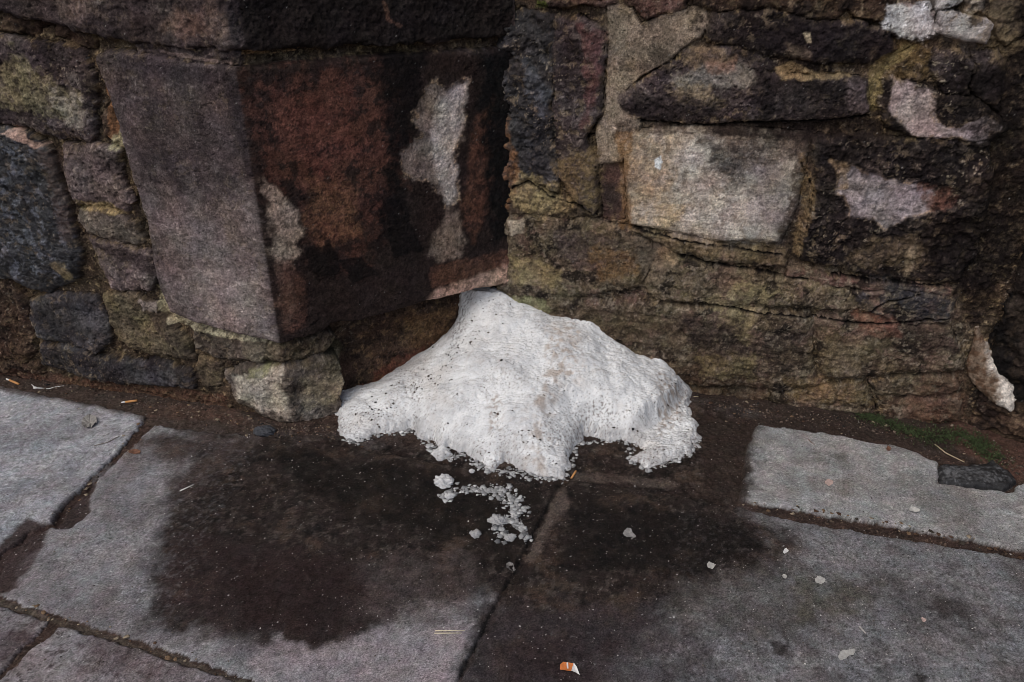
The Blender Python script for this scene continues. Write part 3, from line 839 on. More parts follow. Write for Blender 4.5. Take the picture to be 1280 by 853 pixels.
pB([(985, 55), (1015, 62), (1012, 75), (980, 72)], (88, 76, 66), soft=.006, warp=.010, op=.7, brk=.4)
pB([(840, 95), (880, 80), (935, 80), (950, 105), (900, 108), (850, 108)], (112, 105, 98), soft=.008, warp=.014, op=.85, brk=.35, dh=.002)
pB([(830, 110), (890, 105), (900, 130), (840, 128)], (124, 108, 88), soft=.010, warp=.022, op=.7, brk=.65, bs=60)
pB([(850, 65), (890, 55), (925, 70), (920, 82), (870, 85)], (100, 84, 68), soft=.010, warp=.022, op=.7, brk=.6, bs=60)
pB([(880, 78), (920, 74), (922, 88), (890, 92)], (112, 88, 76), soft=.008, warp=.014, op=.7, brk=.45)
pB([(775, 130), (830, 112), (900, 130), (890, 152), (800, 148)], (34, 29, 30), soft=.010, warp=.016, op=.8, brk=.3)
pB([(940, 95), (1080, 100), (1080, 142), (950, 150)], (30, 26, 26), soft=.01, warp=.02, op=.85, brk=.3)
pB([(1060, 100), (1084, 102), (1084, 142), (1062, 145)], (92, 80, 80), soft=.008, warp=.012, op=.7, brk=.45)
pB([(880, 156), (1080, 146), (1100, 150), (1100, 172), (1012, 176), (900, 170)], (24, 19, 18), soft=.005, warp=.012, op=.85, brk=.25)
pB([(970, 85), (990, 78), (1020, 92), (1065, 92), (1065, 97), (1015, 100), (975, 102)], (122, 104, 78), soft=.003, warp=.008, op=.8, brk=.4)
pB([(1086, 82), (1120, 62), (1150, 50), (1150, 60), (1105, 92), (1096, 138), (1086, 142)], (118, 104, 72), soft=.004, warp=.010, op=.75, brk=.5)
# tall stone at the corner
pB([(722, 28), (755, 42), (752, 90), (738, 150), (728, 160), (736, 100)], (84, 58, 56), soft=.008, warp=.014, op=.7, brk=.3)
pB([(695, 200), (745, 185), (748, 262), (715, 255), (700, 230)], (100, 84, 60), soft=.01, warp=.022, op=.7, brk=.6, bs=50)
pB([(645, 215), (690, 225), (725, 255), (690, 272), (650, 262), (632, 240)], (132, 116, 86), soft=.01, warp=.024, op=.7, brk=.65, bs=50)
pB([(622, 130), (640, 150), (648, 220), (638, 260), (622, 262)], (112, 78, 52), soft=.008, warp=.018, op=.65, brk=.55)
pB([(655, 75), (675, 85), (690, 120), (680, 150), (660, 120)], (66, 67, 72), soft=.008, warp=.014, op=.8, brk=.4, wet=.5)
pB([(670, 0), (685, 0), (684, 8), (668, 10)], (74, 80, 36), soft=.004, warp=.010, op=.8, brk=.5)
# big left stone below
pB([(635, 275), (655, 272), (656, 290), (640, 292)], (140, 128, 112), soft=.003, warp=.006, op=.9, brk=.2)
pB([(640, 320), (660, 320), (700, 340), (700, 360), (640, 355)], (118, 106, 78), soft=.01, warp=.02, op=.7, brk=.5)
pB([(690, 290), (760, 292), (790, 320), (770, 345), (710, 330)], (64, 54, 52), soft=.014, warp=.024, op=.7, brk=.5)
pB([(735, 310), (790, 310), (800, 345), (750, 352)], (94, 72, 48), soft=.014, warp=.024, op=.6, brk=.5)
pB([(780, 290), (830, 300), (850, 330), (810, 360), (800, 325)], (92, 80, 68), soft=.006, warp=.018, op=.7, brk=.45)
pB([(820, 310), (845, 315), (848, 330), (825, 326)], (132, 112, 90), soft=.004, warp=.010, op=.8, brk=.4)
pB([(880, 370), (930, 350), (975, 365), (960, 385), (930, 430), (900, 400)], (112, 101, 78), soft=.008, warp=.030, op=.75, brk=.75, bs=40)
pB([(620, 370), (680, 372), (690, 388), (640, 384)], (112, 110, 82), soft=.006, warp=.014, op=.7, brk=.5)
pB([(850, 395), (930, 400), (930, 420), (860, 425)], (44, 37, 34), soft=.01, warp=.018, op=.8, brk=.35)
pB([(700, 380), (860, 390), (850, 440), (740, 415)], (62, 53, 42), soft=.02, warp=.03, op=.6, brk=.5)
pB([(860, 425), (1000, 420), (1010, 460), (870, 470)], (40, 34, 31), soft=.014, warp=.028, op=.65, brk=.5)
pB([(800, 445), (960, 470), (960, 520), (860, 500)], (60, 46, 34), soft=.02, warp=.024, op=.6, brk=.5)
pB([(870, 440), (950, 445), (940, 470), (880, 470)], (92, 81, 58), soft=.012, warp=.024, op=.6, brk=.65, bs=50)
pB([(1080, 340), (1190, 366), (1185, 400), (1150, 400)], (48, 47, 51), soft=.01, warp=.014, op=.6, brk=.3)
pB([(1130, 400), (1190, 408), (1200, 440), (1150, 440)], (44, 34, 31), soft=.01, warp=.018, op=.7, brk=.4)
pB([(1060, 390), (1120, 400), (1130, 420), (1080, 415)], (90, 62, 52), soft=.01, warp=.018, op=.7, brk=.4)
pB([(1150, 470), (1200, 460), (1215, 540), (1120, 540)], (74, 54, 44), soft=.014, warp=.02, op=.6, brk=.5)
pB([(980, 470), (1075, 478), (1090, 505), (990, 500)], (98, 82, 58), soft=.012, warp=.024, op=.55, brk=.6, bs=50)
pB([(1030, 420), (1080, 410), (1075, 460), (1030, 468)], (96, 84, 66), soft=.012, warp=.02, op=.6, brk=.5)
pB([(1190, 100), (1290, 60), (1290, 330), (1210, 400), (1196, 330), (1232, 200)], (20, 16, 15), soft=.02, warp=.03, op=.9, brk=.3)
for ln in ([(800, 152), (880, 157), (960, 153), (1030, 151), (1088, 146)], [(846, 318), (900, 331), (985, 347), (1010, 350)], [(860, 378), (905, 384), (950, 392), (1010, 396), (1080, 404), (1130, 402), (1190, 398)],
           [(1085, 392), (1105, 378), (1130, 372), (1150, 368)], [(790, 284), (850, 300), (910, 309), (978, 318)], [(1040, 345), (1100, 352), (1190, 358)], [(744, 205), (750, 240), (752, 278)], [(1085, 478), (1092, 500), (1100, 525)],
           [(756, 40), (756, 100), (752, 142), (742, 160), (734, 172), (744, 168)], [(640, 235), (660, 228), (690, 246), (720, 256), (745, 270)], [(1000, 200), (1018, 240), (1006, 290), (1000, 322)]):
    pB([(x, y - .9) for x, y in ln] + [(x, y + 1.1) for x, y in ln[::-1]], (16, 13, 12), soft=.0016, warp=.0035, op=.95, dh=-.012, ws=60)
B.soot = lambda u, v: np.clip(.35 + .75 * sst(.55, .85, u + .25 * (v - .5)) * sst(.22, .34, v) + .35 * sst(.75, 1.0, v) + .2 * sst(.2, .0, u), 0, 1)
B.smear = 1.0
B.fleck = .8
B.blend = 1.0
B.solve()



def posB(u, v, w):
    P = C0 + u[..., None] * T_WALL + w[..., None] * N_WALL
    P[..., 2] = v
    return P


right_wall = thing('stone_wall', 'old patched sandstone wall with large pale block and sooty crust behind the snow', 'wall', C0)
B.build(posB, lambda s: right_wall, right_wall)
c2 = C0[:2]
core(right_wall, [c2 - nw * .07, Q0[:2] - nw * .07, Q0[:2] + bk * .6, c2 + bk * .6 + np.array([.03, 0])], 2.08)

# ================================================================== WALL D : second buttress at the right edge
D = Wall(spaced(-.02, .42, .003, -.02, 1.1), spaced(-.03, 1.2, .003, -.03, 2.1), 77)
for pts, pal, sty, kw in [
    (((0, .0, -.05), (0, .30, -.05), (0, .32, .16), (0, .10, .17), (0, .005, .15)), 'brown', 'crag', dict(h=.0, r=.02)),
    (((0, .005, .17), (0, .10, .19), (0, .33, .18), (0, .34, .40), (0, .0, .42)), 'black', 'crag', dict(h=.006, r=.02)),
    (((0, .0, .44), (0, .28, .42), (0, .27, .70), (0, .0, .68)), 'black', 'rough', dict(h=.01, r=.02)),
    (((0, .0, .70), (0, .35, .72), (0, .35, .98), (0, .0, .97)), 'black', 'crag', dict(h=.004, r=.02)),
    (((0, .0, .99), (0, .30, 1.0), (0, .30, 1.3), (0, .0, 1.28)), 'black', 'rough', dict(h=.008, r=.02)),
]:
    stone(D, cD, pts, pal, sty, name='stone', **kw)
v = .0
while v < 2.05:
    hh = rr.uniform(.16, .26); u = .36 if v < 1.28 else 0
    while u < 1.1:
        ww = rr.uniform(.25, .45)
        stone(D, cD, [(0, u + .006, v + .006), (0, u + ww - .006, v + .006), (0, u + ww - .006, v + hh - .006), (0, u + .006, v + hh - .006)],
              rr.choice(['black', 'purple', 'brown']), 'rough', h=.008, r=.02, name='stone')
        u += ww
    v += hh
patch(D, cD, [(0, -.05, .12), (0, 1.2, .12), (0, 1.2, 1.4), (0, -.05, 1.4)], (15, 12, 12), soft=.03, warp=.04, op=.95, brk=.25, bs=14)
patch(D, cD, [(1258, 330), (1290, 300), (1290, 480), (1266, 470)], (52, 44, 38), soft=.01, warp=.03, op=.5, brk=.6)
patch(D, cD, [(1206, 250), (1236, 190), (1246, 200), (1226, 300), (1214, 400), (1204, 400)], (60, 47, 40), soft=.008, warp=.018, op=.7, brk=.5, dh=.012)
D.soot = lambda u, v: .9 + 0 * u
D.solve()



def posD(u, v, w):
    P = Q0 + u[..., None] * T_RET + w[..., None] * N_RET
    P[..., 2] = v
    return P


right_buttress = thing('dark_buttress', 'soot black stone buttress face at the right edge, behind the pale broken stone', 'buttress', Q0)
D.build(posD, lambda s: right_buttress, right_buttress)
q2 = Q0[:2]; trt = T_RET[:2]; nr = N_RET[:2]
core(right_buttress, [q2 - nr * .07, q2 + trt * 1.1 - nr * .07, q2 + trt * 1.1 + bk * .9 + np.array([.3, 0]), q2 + bk * .6 + np.array([.05, 0])], 2.08)

# ================================================================== GROUND
gx = spaced(-1.75, 1.75, .0034, -9, 9, cmax=.4)
gy = spaced(.86, 2.36, .003, -9, 9, cmax=.4)
GX, GY = np.meshgrid(gx, gy, indexing='ij')


def cG(p):
    h = gnd(p[0], p[1]); return (h[0], h[1])


slabs = [
    dict(p=[(-420, 400), (0, 484), (90, 502), (184, 522), (154, 558), (120, 592), (74, 634), (64, 654), (36, 664), (0, 694), (-300, 834)], c=((140, 139, 142), (120, 119, 122), (158, 157, 158)), h=.004, g='S1'),
    dict(p=[(192, 531), (250, 540), (400, 552), (560, 580), (703, 598), (640, 716), (568, 856), (480, 1010), (330, 853), (180, 803), (70, 768), (-10, 742), (8, 696), (42, 668), (70, 658), (82, 638), (126, 596), (160, 562)], c=((119, 116, 117), (100, 96, 97), (137, 134, 135)), h=.0, g='S2'),
    dict(p=[(708, 600), (800, 612), (922, 634), (1000, 652), (1280, 698), (1700, 770), (1700, 1100), (480, 1030), (574, 856), (648, 716)], c=((104, 102, 103), (82, 79, 79), (126, 123, 124)), h=.0, g='S3'),
    dict(p=[(946, 533), (1040, 545), (1130, 562), (1172, 580), (1172, 606), (1260, 618), (1290, 600), (1500, 640), (1600, 748), (1280, 689), (1100, 656), (924, 627), (932, 570)], c=((128, 126, 125), (110, 107, 105), (146, 143, 141)), h=.007, g='S4'),
    dict(p=[(-300, 650), (-10, 755), (62, 777), (2, 836), (-120, 960), (-700, 900)], c=((114, 108, 108), (94, 88, 88), (130, 125, 125)), h=.002, g='S5'),
    dict(p=[(74, 782), (180, 814), (330, 864), (480, 1035), (250, 1100), (-110, 980), (8, 842)], c=((116, 109, 109), (95, 87, 87), (132, 126, 126)), h=.002, g='S6'),
]
for s in slabs:
    s['uv'] = [cG(p) for p in s['p']]
# slabs of the walk behind the photographer
for j in range(4):
    for i in range(-5, 6):
        w0 = cG((0, 1100))[1]
        y1 = .62 - j * .62
        slabs.append(dict(uv=[(i * .9 + .2 * j, y1 - .6), (i * .9 + .88 + .2 * j, y1 - .6), (i * .9 + .88 + .2 * j, y1 - .02 if j else y1 - .1), (i * .9 + .2 * j, y1 - .02 if j else y1 - .1)],
                          c=((98, 93, 94), (84, 78, 79), (112, 107, 108)), h=.0, g='SX'))
f3 = fbm(GX, GY, 3, 4, 201); f8 = fbm(GX, GY, 8, 4, 202); f25 = fbm(GX, GY, 25, 4, 203)
f80 = fbm(GX, GY, 80, 4, 204); f220 = fbm(GX, GY, 230, 2, 205)
wx = GX + .007 * f25 + .0020 * f80; wy = GY + .007 * fbm(GX, GY, 25, 4, 206) + .0020 * fbm(GX, GY, 80, 3, 207)
gb = np.full(GX.shape, -.08); glab = np.zeros(GX.shape, int)
for i, s in enumerate(slabs):
    d = poly_sd(wx, wy, s['uv'])
    if s['g'] == 'SX':
        d = d - .004
    m = d > gb
    gb = np.where(m, d, gb); glab = np.where(m & (d > 0), i + 1, glab)
glab = np.where(gb > 0, glab, 0)
w1, wid = worley(GX + .003 * f80, GY + .003 * f220, 90, 3)
GZ = -.006 + .003 * f25 + .0018 * f80 + .001 * f220 + .003 * (1 - 1.3 * w1) * (wid > .6)
gcol = np.zeros(GX.shape + (3,)) + alb((58, 47, 42), E_GND)
gcol = mixc(gcol, sst(-.2, .5, f25 + .5 * f80), alb((42, 34, 31), E_GND))
gcol = mixc(gcol, sst(.3, .9, f80 + .6 * f220), alb((88, 74, 64), E_GND))
gwet = np.zeros(GX.shape)
for i, s in enumerate(slabs):
    m = glab == i + 1
    if not m.any(): continue
    d = gb[m]
    e = 1 - sst(0, .005, d)
    GZ[m] = s['h'] + .0016 * f3[m] + .0012 * f8[m] + .0012 * f25[m] + .0007 * f80[m] + .0005 * f220[m] - .004 * e ** 2 - .0015 * sst(.4, .9, f80[m])
    c = [alb(k, E_GND) for k in s['c']]
    cc = np.zeros((m.sum(), 3)) + c[0]
    n1 = fbm(GX[m], GY[m], 6, 5, 220 + i * 5)
    cc = mixc(cc, sst(-.1, .5, n1 + .35 * f80[m]), c[1])
    cc = mixc(cc, .8 * sst(.2, .8, f80[m] + .4 * f220[m] - .3 * n1), c[2])
    gcol[m] = cc * np.clip(1 + .10 * f80[m] + .16 * f220[m] + .12 * f25[m], .3, 2)[:, None]


def gpatch(pts, col, soft=.012, warp=.02, op=1., brk=0, bs=25, dh=0, wet=None, ws=14, only=None):
    global gcol, GZ, gwet
    _seed[0] += 4
    sd = poly_sd(GX, GY, [cG(p) for p in pts], .15)
    mk = sst(-soft, soft, sd + warp * fbm(GX, GY, ws, 6, _seed[0], .62)) * op
    if brk < 0:
        mk = mk * sst(.1, .6, fbm(GX, GY, bs, 6, _seed[0] + 50, .65))
    elif brk:
        mk = mk * (1 - brk * sst(-.1, .5, fbm(GX, GY, bs, 5, _seed[0] + 50)))
    if only: mk = mk * np.isin(glab, only)
    if col is not None:
        c = (np.zeros(GX.shape + (3,)) + alb(col, E_GND)) * np.clip(1 + .26 * f80 + .3 * f220 + .2 * f25 + .14 * f8, .25, 2.5)[..., None]
        gcol = gcol + (c - gcol) * mk[..., None]
    GZ = GZ + dh * mk
    if wet is not None:
        gwet = gwet + (wet - gwet) * mk


# dirt strip along the wall foot
gpatch([(-300, 420), (0, 470), (260, 500), (375, 540), (440, 545), (380, 560), (240, 548), (190, 530), (90, 506), (-20, 486), (-300, 440)], (60, 51, 46), soft=.012, warp=.012, op=.85, dh=.004)
gpatch([(170, 500), (300, 512), (310, 530), (180, 520)], (72, 55, 47), soft=.012, warp=.016, op=.6, brk=.5)
gpatch([(860, 488), (1200, 528), (1290, 560), (1290, 600), (1200, 572), (1120, 556), (940, 530), (870, 510)], (48, 40, 36), soft=.012, warp=.012, op=.85, dh=.006)
gpatch([(1180, 520), (1300, 540), (1300, 610), (1260, 600), (1200, 566)], (70, 52, 45), soft=.012, warp=.018, op=.8, dh=.008)
# the damp of the melting snow
WETP = [(188, 548), (300, 545), (430, 545), (600, 560), (720, 560), (870, 500), (940, 520), (936, 560), (922, 628), (955, 655), (985, 680), (960, 715), (880, 735), (800, 790), (720, 835), (700, 870), (560, 870), (590, 810), (612, 748), (560, 742), (490, 765), (445, 792), (405, 812), (365, 817), (335, 790), (255, 790), (185, 782), (203, 690), (215, 600), (240, 580)]
gpatch(WETP, (72, 67, 66), soft=.05, warp=.05, op=.8, brk=.3, wet=.2)
gpatch(WETP, (36, 29, 26), soft=.042, warp=.050, op=.95, wet=.55)
gpatch(WETP, (66, 54, 46), soft=.04, warp=.04, op=.7, brk=-1, bs=9)
gpatch(WETP, (20, 17, 16), soft=.04, warp=.04, op=.7, brk=-1, bs=17)
gpatch(WETP, (74, 66, 61), soft=.02, warp=.04, op=.55, brk=-1, bs=38)
gpatch([(205, 660), (420, 690), (540, 740), (440, 800), (360, 815), (260, 785), (195, 770)], (44, 35, 34), soft=.03, warp=.03, op=.75, brk=.35, wet=.5)
gpatch([(270, 690), (450, 700), (430, 790), (370, 812), (300, 780)], (36, 27, 26), soft=.03, warp=.03, op=.6, wet=.5)
gpatch([(330, 560), (560, 590), (690, 610), (640, 700), (500, 660), (380, 620)], (23, 20, 18), soft=.04, warp=.04, op=.8, brk=.3, wet=.6)
gpatch([(720, 615), (900, 650), (960, 680), (880, 720), (700, 710)], (22, 19, 18), soft=.03, warp=.03, op=.8, brk=.25, wet=.6)
gpatch([(190, 545), (330, 545), (260, 600), (230, 640), (215, 600)], (64, 56, 54), soft=.02, warp=.03, op=.6, brk=.5)
gpatch([(450, 700), (590, 690), (600, 740), (540, 790), (440, 770)], (70, 62, 60), soft=.03, warp=.04, op=.6, brk=.4)
gpatch([(600, 760), (820, 760), (900, 800), (900, 870), (570, 870)], (52, 46, 47), soft=.04, warp=.05, op=.75, brk=.3, wet=.3)
gpatch([(640, 800), (780, 800), (760, 860), (620, 860)], (44, 35, 35), soft=.03, warp=.03, op=.6, brk=.4, wet=.3)
gpatch([(300, 830), (350, 792), (385, 815), (470, 790), (590, 780), (560, 870), (360, 870)], (126, 118, 120), soft=.010, warp=.018, op=.85, brk=.35)
gpatch([(820, 745), (1000, 700), (1080, 740), (1010, 790), (860, 800)], (74, 70, 66), soft=.03, warp=.05, op=.6, brk=.4)
gpatch([(990, 720), (1100, 730), (1080, 770), (1000, 780)], (70, 66, 56), soft=.02, warp=.04, op=.6, brk=.5)
gpatch([(880, 520), (945, 525), (930, 630), (870, 620)], (46, 38, 34), soft=.014, warp=.016, op=.85, wet=.4)
gpatch([(652, 700), (610, 775), (571, 856), (567, 856), (606, 775), (648, 700)], (18, 15, 15), soft=.003, warp=.007, op=.8, dh=-.004, brk=.4, ws=40)
gpatch([(700, 606), (655, 690), (648, 704), (645, 702), (652, 688), (696, 604)], (20, 17, 16), soft=.003, warp=.006, op=.7, dh=-.003, ws=40)
# marks
gpatch([(965, 805), (985, 806), (988, 820), (972, 827), (962, 818)], (36, 31, 30), soft=.005, warp=.014, op=.9)
gpatch([(1172, 752), (1208, 752), (1214, 766), (1180, 772)], (46, 42, 40), soft=.012, warp=.016, op=.8, brk=.3)
gpatch([(1145, 840), (1165, 838), (1168, 860), (1140, 860)], (38, 33, 33), soft=.006, warp=.016, op=.9)
gpatch([(1038, 568), (1058, 568), (1060, 582), (1042, 582)], (92, 88, 85), soft=.007, warp=.014, op=.7)
gpatch([(1010, 600), (1060, 604), (1058, 622), (1016, 618)], (102, 97, 93), soft=.012, warp=.016, op=.7, brk=.4)
gpatch([(-300, 740), (0, 755), (330, 860), (480, 1035), (-120, 1000)], (52, 44, 43), soft=.01, warp=.01, op=.8, brk=-1, bs=62, only=[5, 6])
gpatch([(-300, 740), (0, 755), (330, 860), (480, 1035), (-120, 1000)], (128, 122, 123), soft=.01, warp=.01, op=.6, brk=-1, bs=10, only=[5, 6])
gpatch([(860, 690), (1300, 690), (1300, 900), (760, 900)], (62, 58, 57), soft=.04, warp=.04, op=.55, brk=-1, bs=8, only=[3])
gpatch([(860, 640), (1300, 690), (1300, 900), (760, 900)], (60, 55, 54), soft=.02, warp=.02, op=.6, brk=-1, bs=75, only=[3])
gpatch([(20, 480), (330, 540), (200, 800), (-60, 700)], (84, 80, 80), soft=.02, warp=.02, op=.5, brk=-1, bs=70, only=[1, 2])
# pale drag lines of grit
gpatch([(696, 610), (704, 606), (712, 630), (690, 660), (664, 702), (656, 702), (680, 655)], (80, 70, 64), soft=.006, warp=.010, op=.75, brk=.4)
gpatch([(715, 590), (760, 590), (850, 602), (850, 610), (760, 600), (716, 600)], (78, 68, 62), soft=.006, warp=.010, op=.7, brk=.4)
# broken hollow beside the left slab and the dirty gaps
gpatch([(66, 642), (88, 622), (120, 600), (112, 640), (90, 658), (70, 660)], (52, 42, 39), soft=.006, warp=.008, op=.95, dh=-.008)
gpatch([(-10, 690), (36, 650), (60, 655), (50, 690), (20, 735), (-10, 745)], (54, 44, 42), soft=.008, warp=.012, op=.95, dh=-.003)
gpatch([(30, 690), (70, 680), (100, 740), (60, 765), (10, 745)], (86, 78, 78), soft=.012, warp=.018, op=.4, brk=.4)
gpatch([(-10, 790), (50, 776), (20, 820), (-10, 850)], (68, 56, 56), soft=.014, warp=.016, op=.8, brk=.4)
gpatch([(100, 800), (260, 840), (330, 870), (180, 870)], (80, 68, 69), soft=.02, warp=.03, op=.6, brk=.5)
gpatch([(0, 748), (90, 776), (220, 818), (330, 858), (330, 866), (210, 826), (80, 784), (0, 756)], (78, 70, 62), soft=.003, warp=.006, op=.7, brk=.4)
gpatch([(150, 565), (172, 550), (240, 560), (200, 575), (160, 600)], (70, 58, 52), soft=.014, warp=.020, op=.6, brk=.5)
gpatch([(120, 590), (190, 560), (210, 600), (170, 640), (130, 640)], (112, 108, 110), soft=.02, warp=.03, op=.5, brk=.4)

hg = fbm(GX, GY, 12, 5, 401, .6); hg2 = fbm(GX, GY, 30, 4, 402, .6)
gcol = gcol * np.stack([1 + .05 * hg + .03 * hg2, 1 - .02 * hg - .03 * hg2, 1 - .05 * hg + .02 * hg2], -1)
scr = sst(.66, .86, ridged(GX * .5 + GY * .2, GY * 1.6 - GX * .3, 16, 3, 403)) * sst(.0, .5, fbm(GX, GY, 5, 3, 404))
gcol = gcol * (1 + .35 * scr)[..., None]
ws_ = sst(.62, .85, fbm(GX, GY, 120, 2, 405)) * sst(-.3, .4, fbm(GX, GY, 6, 3, 406))
gcol = gcol + (np.array([.17, .16, .155]) - gcol) * (.3 * ws_)[..., None]
dk_ = sst(.55, .8, fbm(GX, GY, 95, 3, 407)) * sst(-.2, .4, fbm(GX, GY, 7, 3, 408))
gcol = gcol * (1 - .45 * dk_)[..., None]; GZ = GZ - .0012 * dk_
rs = np.random.RandomState(8); r1 = rs.rand(*GX.shape)
gcol = gcol * (1 + .07 * rs.randn(*GX.shape)).clip(.6, 1.5)[..., None]
gcol = np.where((r1 < .0008)[..., None], gcol + (np.array([.30, .29, .28]) - gcol) * rs.rand(*GX.shape)[..., None], gcol)
gcol = np.where((r1 > .984)[..., None], gcol * .5, gcol)
gcol = np.clip(gcol, .008, .8)
# crossing joint cracks: keep them hollow
pave = thing('pavement', None, None, (0, 1.2, 0), kind='structure')
nX, nY = GX.shape
idx = np.arange(nX * nY).reshape(nX, nY)
F = np.stack([idx[:-1, :-1], idx[1:, :-1], idx[1:, 1:], idx[:-1, 1:]], -1).reshape(-1, 4)
fl = glab[:-1, :-1].reshape(-1)
GP = np.stack([GX, GY, GZ], -1).reshape(-1, 3); GC = gcol.reshape(-1, 3); GWt = gwet.reshape(-1)
for i in range(len(slabs) + 1):
    f = F[fl == i]
    if not len(f): continue
    vi, inv = np.unique(f, return_inverse=True)
    mesh_object('paving_slab' if i else 'dirt', GP[vi], inv.reshape(-1, 4), M_PAVE, pave, GC[vi], GWt[vi])


def ground_z(x, y):
    i = np.clip(np.searchsorted(gx, x), 0, nX - 1); j = np.clip(np.searchsorted(gy, y), 0, nY - 1)
    return GZ[i, j]


# ================================================================== SNOW
def zp(a): return [(400 + x / 2.438, 350 + y / 2.438) for x, y in a]


front = zp([(75, 482), (110, 486), (180, 463), (240, 456), (290, 450), (300, 475), (345, 485), (365, 505), (332, 526), (370, 542), (402, 532), (390, 510), (440, 520), (490, 550), (520, 580), (560, 548), (600, 562), (640, 586), (690, 600), (740, 600), (757, 570), (760, 520), (790, 492), (802, 470), (870, 480), (950, 490), (990, 518), (945, 540), (1000, 572), (1060, 548), (1130, 522), (1157, 475), (1142, 420), (1120, 385)])
fpts = [gnd(x, y)[:2] for x, y in front]
recO = A0 - N_SIDE * .08
endR = R0[:2] + T_WALL[:2] * .02
uE = float((gnd(866, 492) - C0) @ T_WALL)
spoly = list(fpts) + [C0[:2] + tw * uE - nw * .01, C0[:2] + tw * (uE - .01) - nw * .5, C0[:2] + tw * .2 - nw * .5, C0[:2] - nw * .5 - ns * .5, recO[:2] + ts * .13 - ns * .5, recO[:2] + ts * .13 - ns * .02]
# contact heights with the two walls
cR = zp([(545, 50), (600, 80), (640, 92), (740, 126), (800, 130), (860, 162), (900, 202), (960, 232), (1010, 242), (1070, 252), (1104, 280)])
hR = [plane_hit(x, y, C0 + N_WALL * .01, T_WALL) for x, y in cR]
uR = [float((h - C0) @ T_WALL) for h in hR]; zR = [h[2] for h in hR]
uR += [uR[-1] + .018, uR[-1] + .06]; zR += [.02, .015]
cL = zp([(100, 395), (112, 356), (180, 316), (215, 300), (290, 240), (340, 212), (396, 165), (428, 108), (500, 66), (540, 64)])
hL = [plane_hit(x, y, recO, T_SIDE) for x, y in cL]
uL = [float((h - A0) @ T_SIDE) for h in hL]; zL = [max(h[2], .0) for h in hL]


def contact(X, Y):
    """signed distance in front of the two walls and the height the snow has there"""
    dR = (X - C0[0]) * nw[0] + (Y - C0[1]) * nw[1]
    uu = (X - C0[0]) * tw[0] + (Y - C0[1]) * tw[1]
    dL = (X - recO[0]) * ns[0] + (Y - recO[1]) * ns[1]
    ul = (X - A0[0]) * ts[0] + (Y - A0[1]) * ts[1]
    return dR, np.interp(uu, uR, zR), dL, np.interp(ul, uL, zL)


sx = np.arange(-.66, .78, .01); sy = np.arange(1.5, 2.42, .01)
SX, SY = np.meshgrid(sx, sy, indexing='ij')
dR, kR, dL, kL = contact(SX, SY)
ssd = poly_sd(SX, SY, spoly, .5)
Z = np.zeros(SX.shape)
fixR = dR < .012; fixL = dL < .012
front2 = [p for p in front if not (565 < p[0] * 0 + p[0] < 0)]
keep_i = [0, 1, 8, 9, 17, 18, 19, 28, 29, 30, 31]
spoly2 = [fpts[i] for i in keep_i] + spoly[len(fpts):]
ssd = np.maximum(ssd, poly_sd(SX, SY, spoly2, .5))
fix0 = (ssd < .0) & ~fixR & ~fixL
Z[:] = .08
for _ in range(3000):
    Z[1:-1, 1:-1] = 3e-5 + .25 * (Z[2:, 1:-1] + Z[:-2, 1:-1] + Z[1:-1, 2:] + Z[1:-1, :-2])
    Z[fixR] = kR[fixR]; Z[fixL] = kL[fixL]; Z[fixR & fixL] = np.maximum(kR, kL)[fixR & fixL]
    Z[fix0] = 0
    Z[0] = Z[1]; Z[-1] = Z[-2]; Z[:, 0] = Z[:, 1]; Z[:, -1] = Z[:, -2]
st = .0024
hx = np.arange(-.64, .76, st); sty = .0013; hy = np.arange(1.53, 2.36, sty)
HX, HY = np.meshgrid(hx, hy, indexing='ij')


def bil(G, X, Y):
    a = np.clip((X - sx[0]) / .01, 0, len(sx) - 1.001); b = np.clip((Y - sy[0]) / .01, 0, len(sy) - 1.001)
    i = a.astype(int); j = b.astype(int); fa = a - i; fb = b - j
    return (G[i, j] * (1 - fa) * (1 - fb) + G[i + 1, j] * fa * (1 - fb) + G[i, j + 1] * (1 - fa) * fb + G[i + 1, j + 1] * fa * fb)


base = bil(Z, HX, HY)
sd = poly_sd(HX, HY, spoly, .3)
dRf, _, dLf, _ = contact(HX, HY)
dwall = np.minimum(dRf, dLf)
n250_ = fbm(HX, HY, 220, 2, 304)
e25 = fbm(HX, HY, 24, 4, 322); e80 = fbm(HX, HY, 75, 4, 323, .65)
sdw = sd + .010 * e25 + .0042 * e80 + .001 * n250_ - .002
thk = np.clip(.006 + .004 * fbm(HX, HY, 9, 3, 324), .003, .02)
prof = thk * (1 - np.exp(-np.clip(sdw, 0, None) / .012)) - .02 * sst(.0, -.012, sdw)
sds = sd + .007 * fbm(HX, HY, 14, 3, 325)
bul = np.sqrt(np.clip(sd, 0, .3) * np.clip(dwall, 0, .3)) * .10
rgh = sst(-.002, .05, sd)
sp_ = np.clip(sds - .002, 0, None)
sd2 = np.clip(poly_sd(HX, HY, spoly2, .3) + .007 * fbm(HX, HY, 14, 3, 325) - .002, 0, None)
cap = np.minimum(.002 + 1.25 * sd2 * sd2 / (sd2 + .028), .002 + 2.0 * sp_ * sp_ / (sp_ + .010))
body = base + bul * sst(0, .1, sd)
body = .5 * ((cap + body) - np.sqrt((cap - body) ** 2 + .012 ** 2)) + .003
body = np.clip(body, 0, None) * sst(.0, .012, sds)
body = body + (blur(body, 15) - body) * sst(.0, .03, dwall)
body = body * sst(-.006, .010, sdw)
HQ = HY + .55 * (body + prof)
n8 = fbm(HX, HQ, 7, 4, 301); n25 = fbm(HX, HQ, 24, 4, 302); n80 = fbm(HX, HQ, 80, 4, 303); n250 = fbm(HX, HQ, 220, 2, 304)
w1, wid = worley(HX + .006 * n80, HQ + .006 * n25, 95, 9)
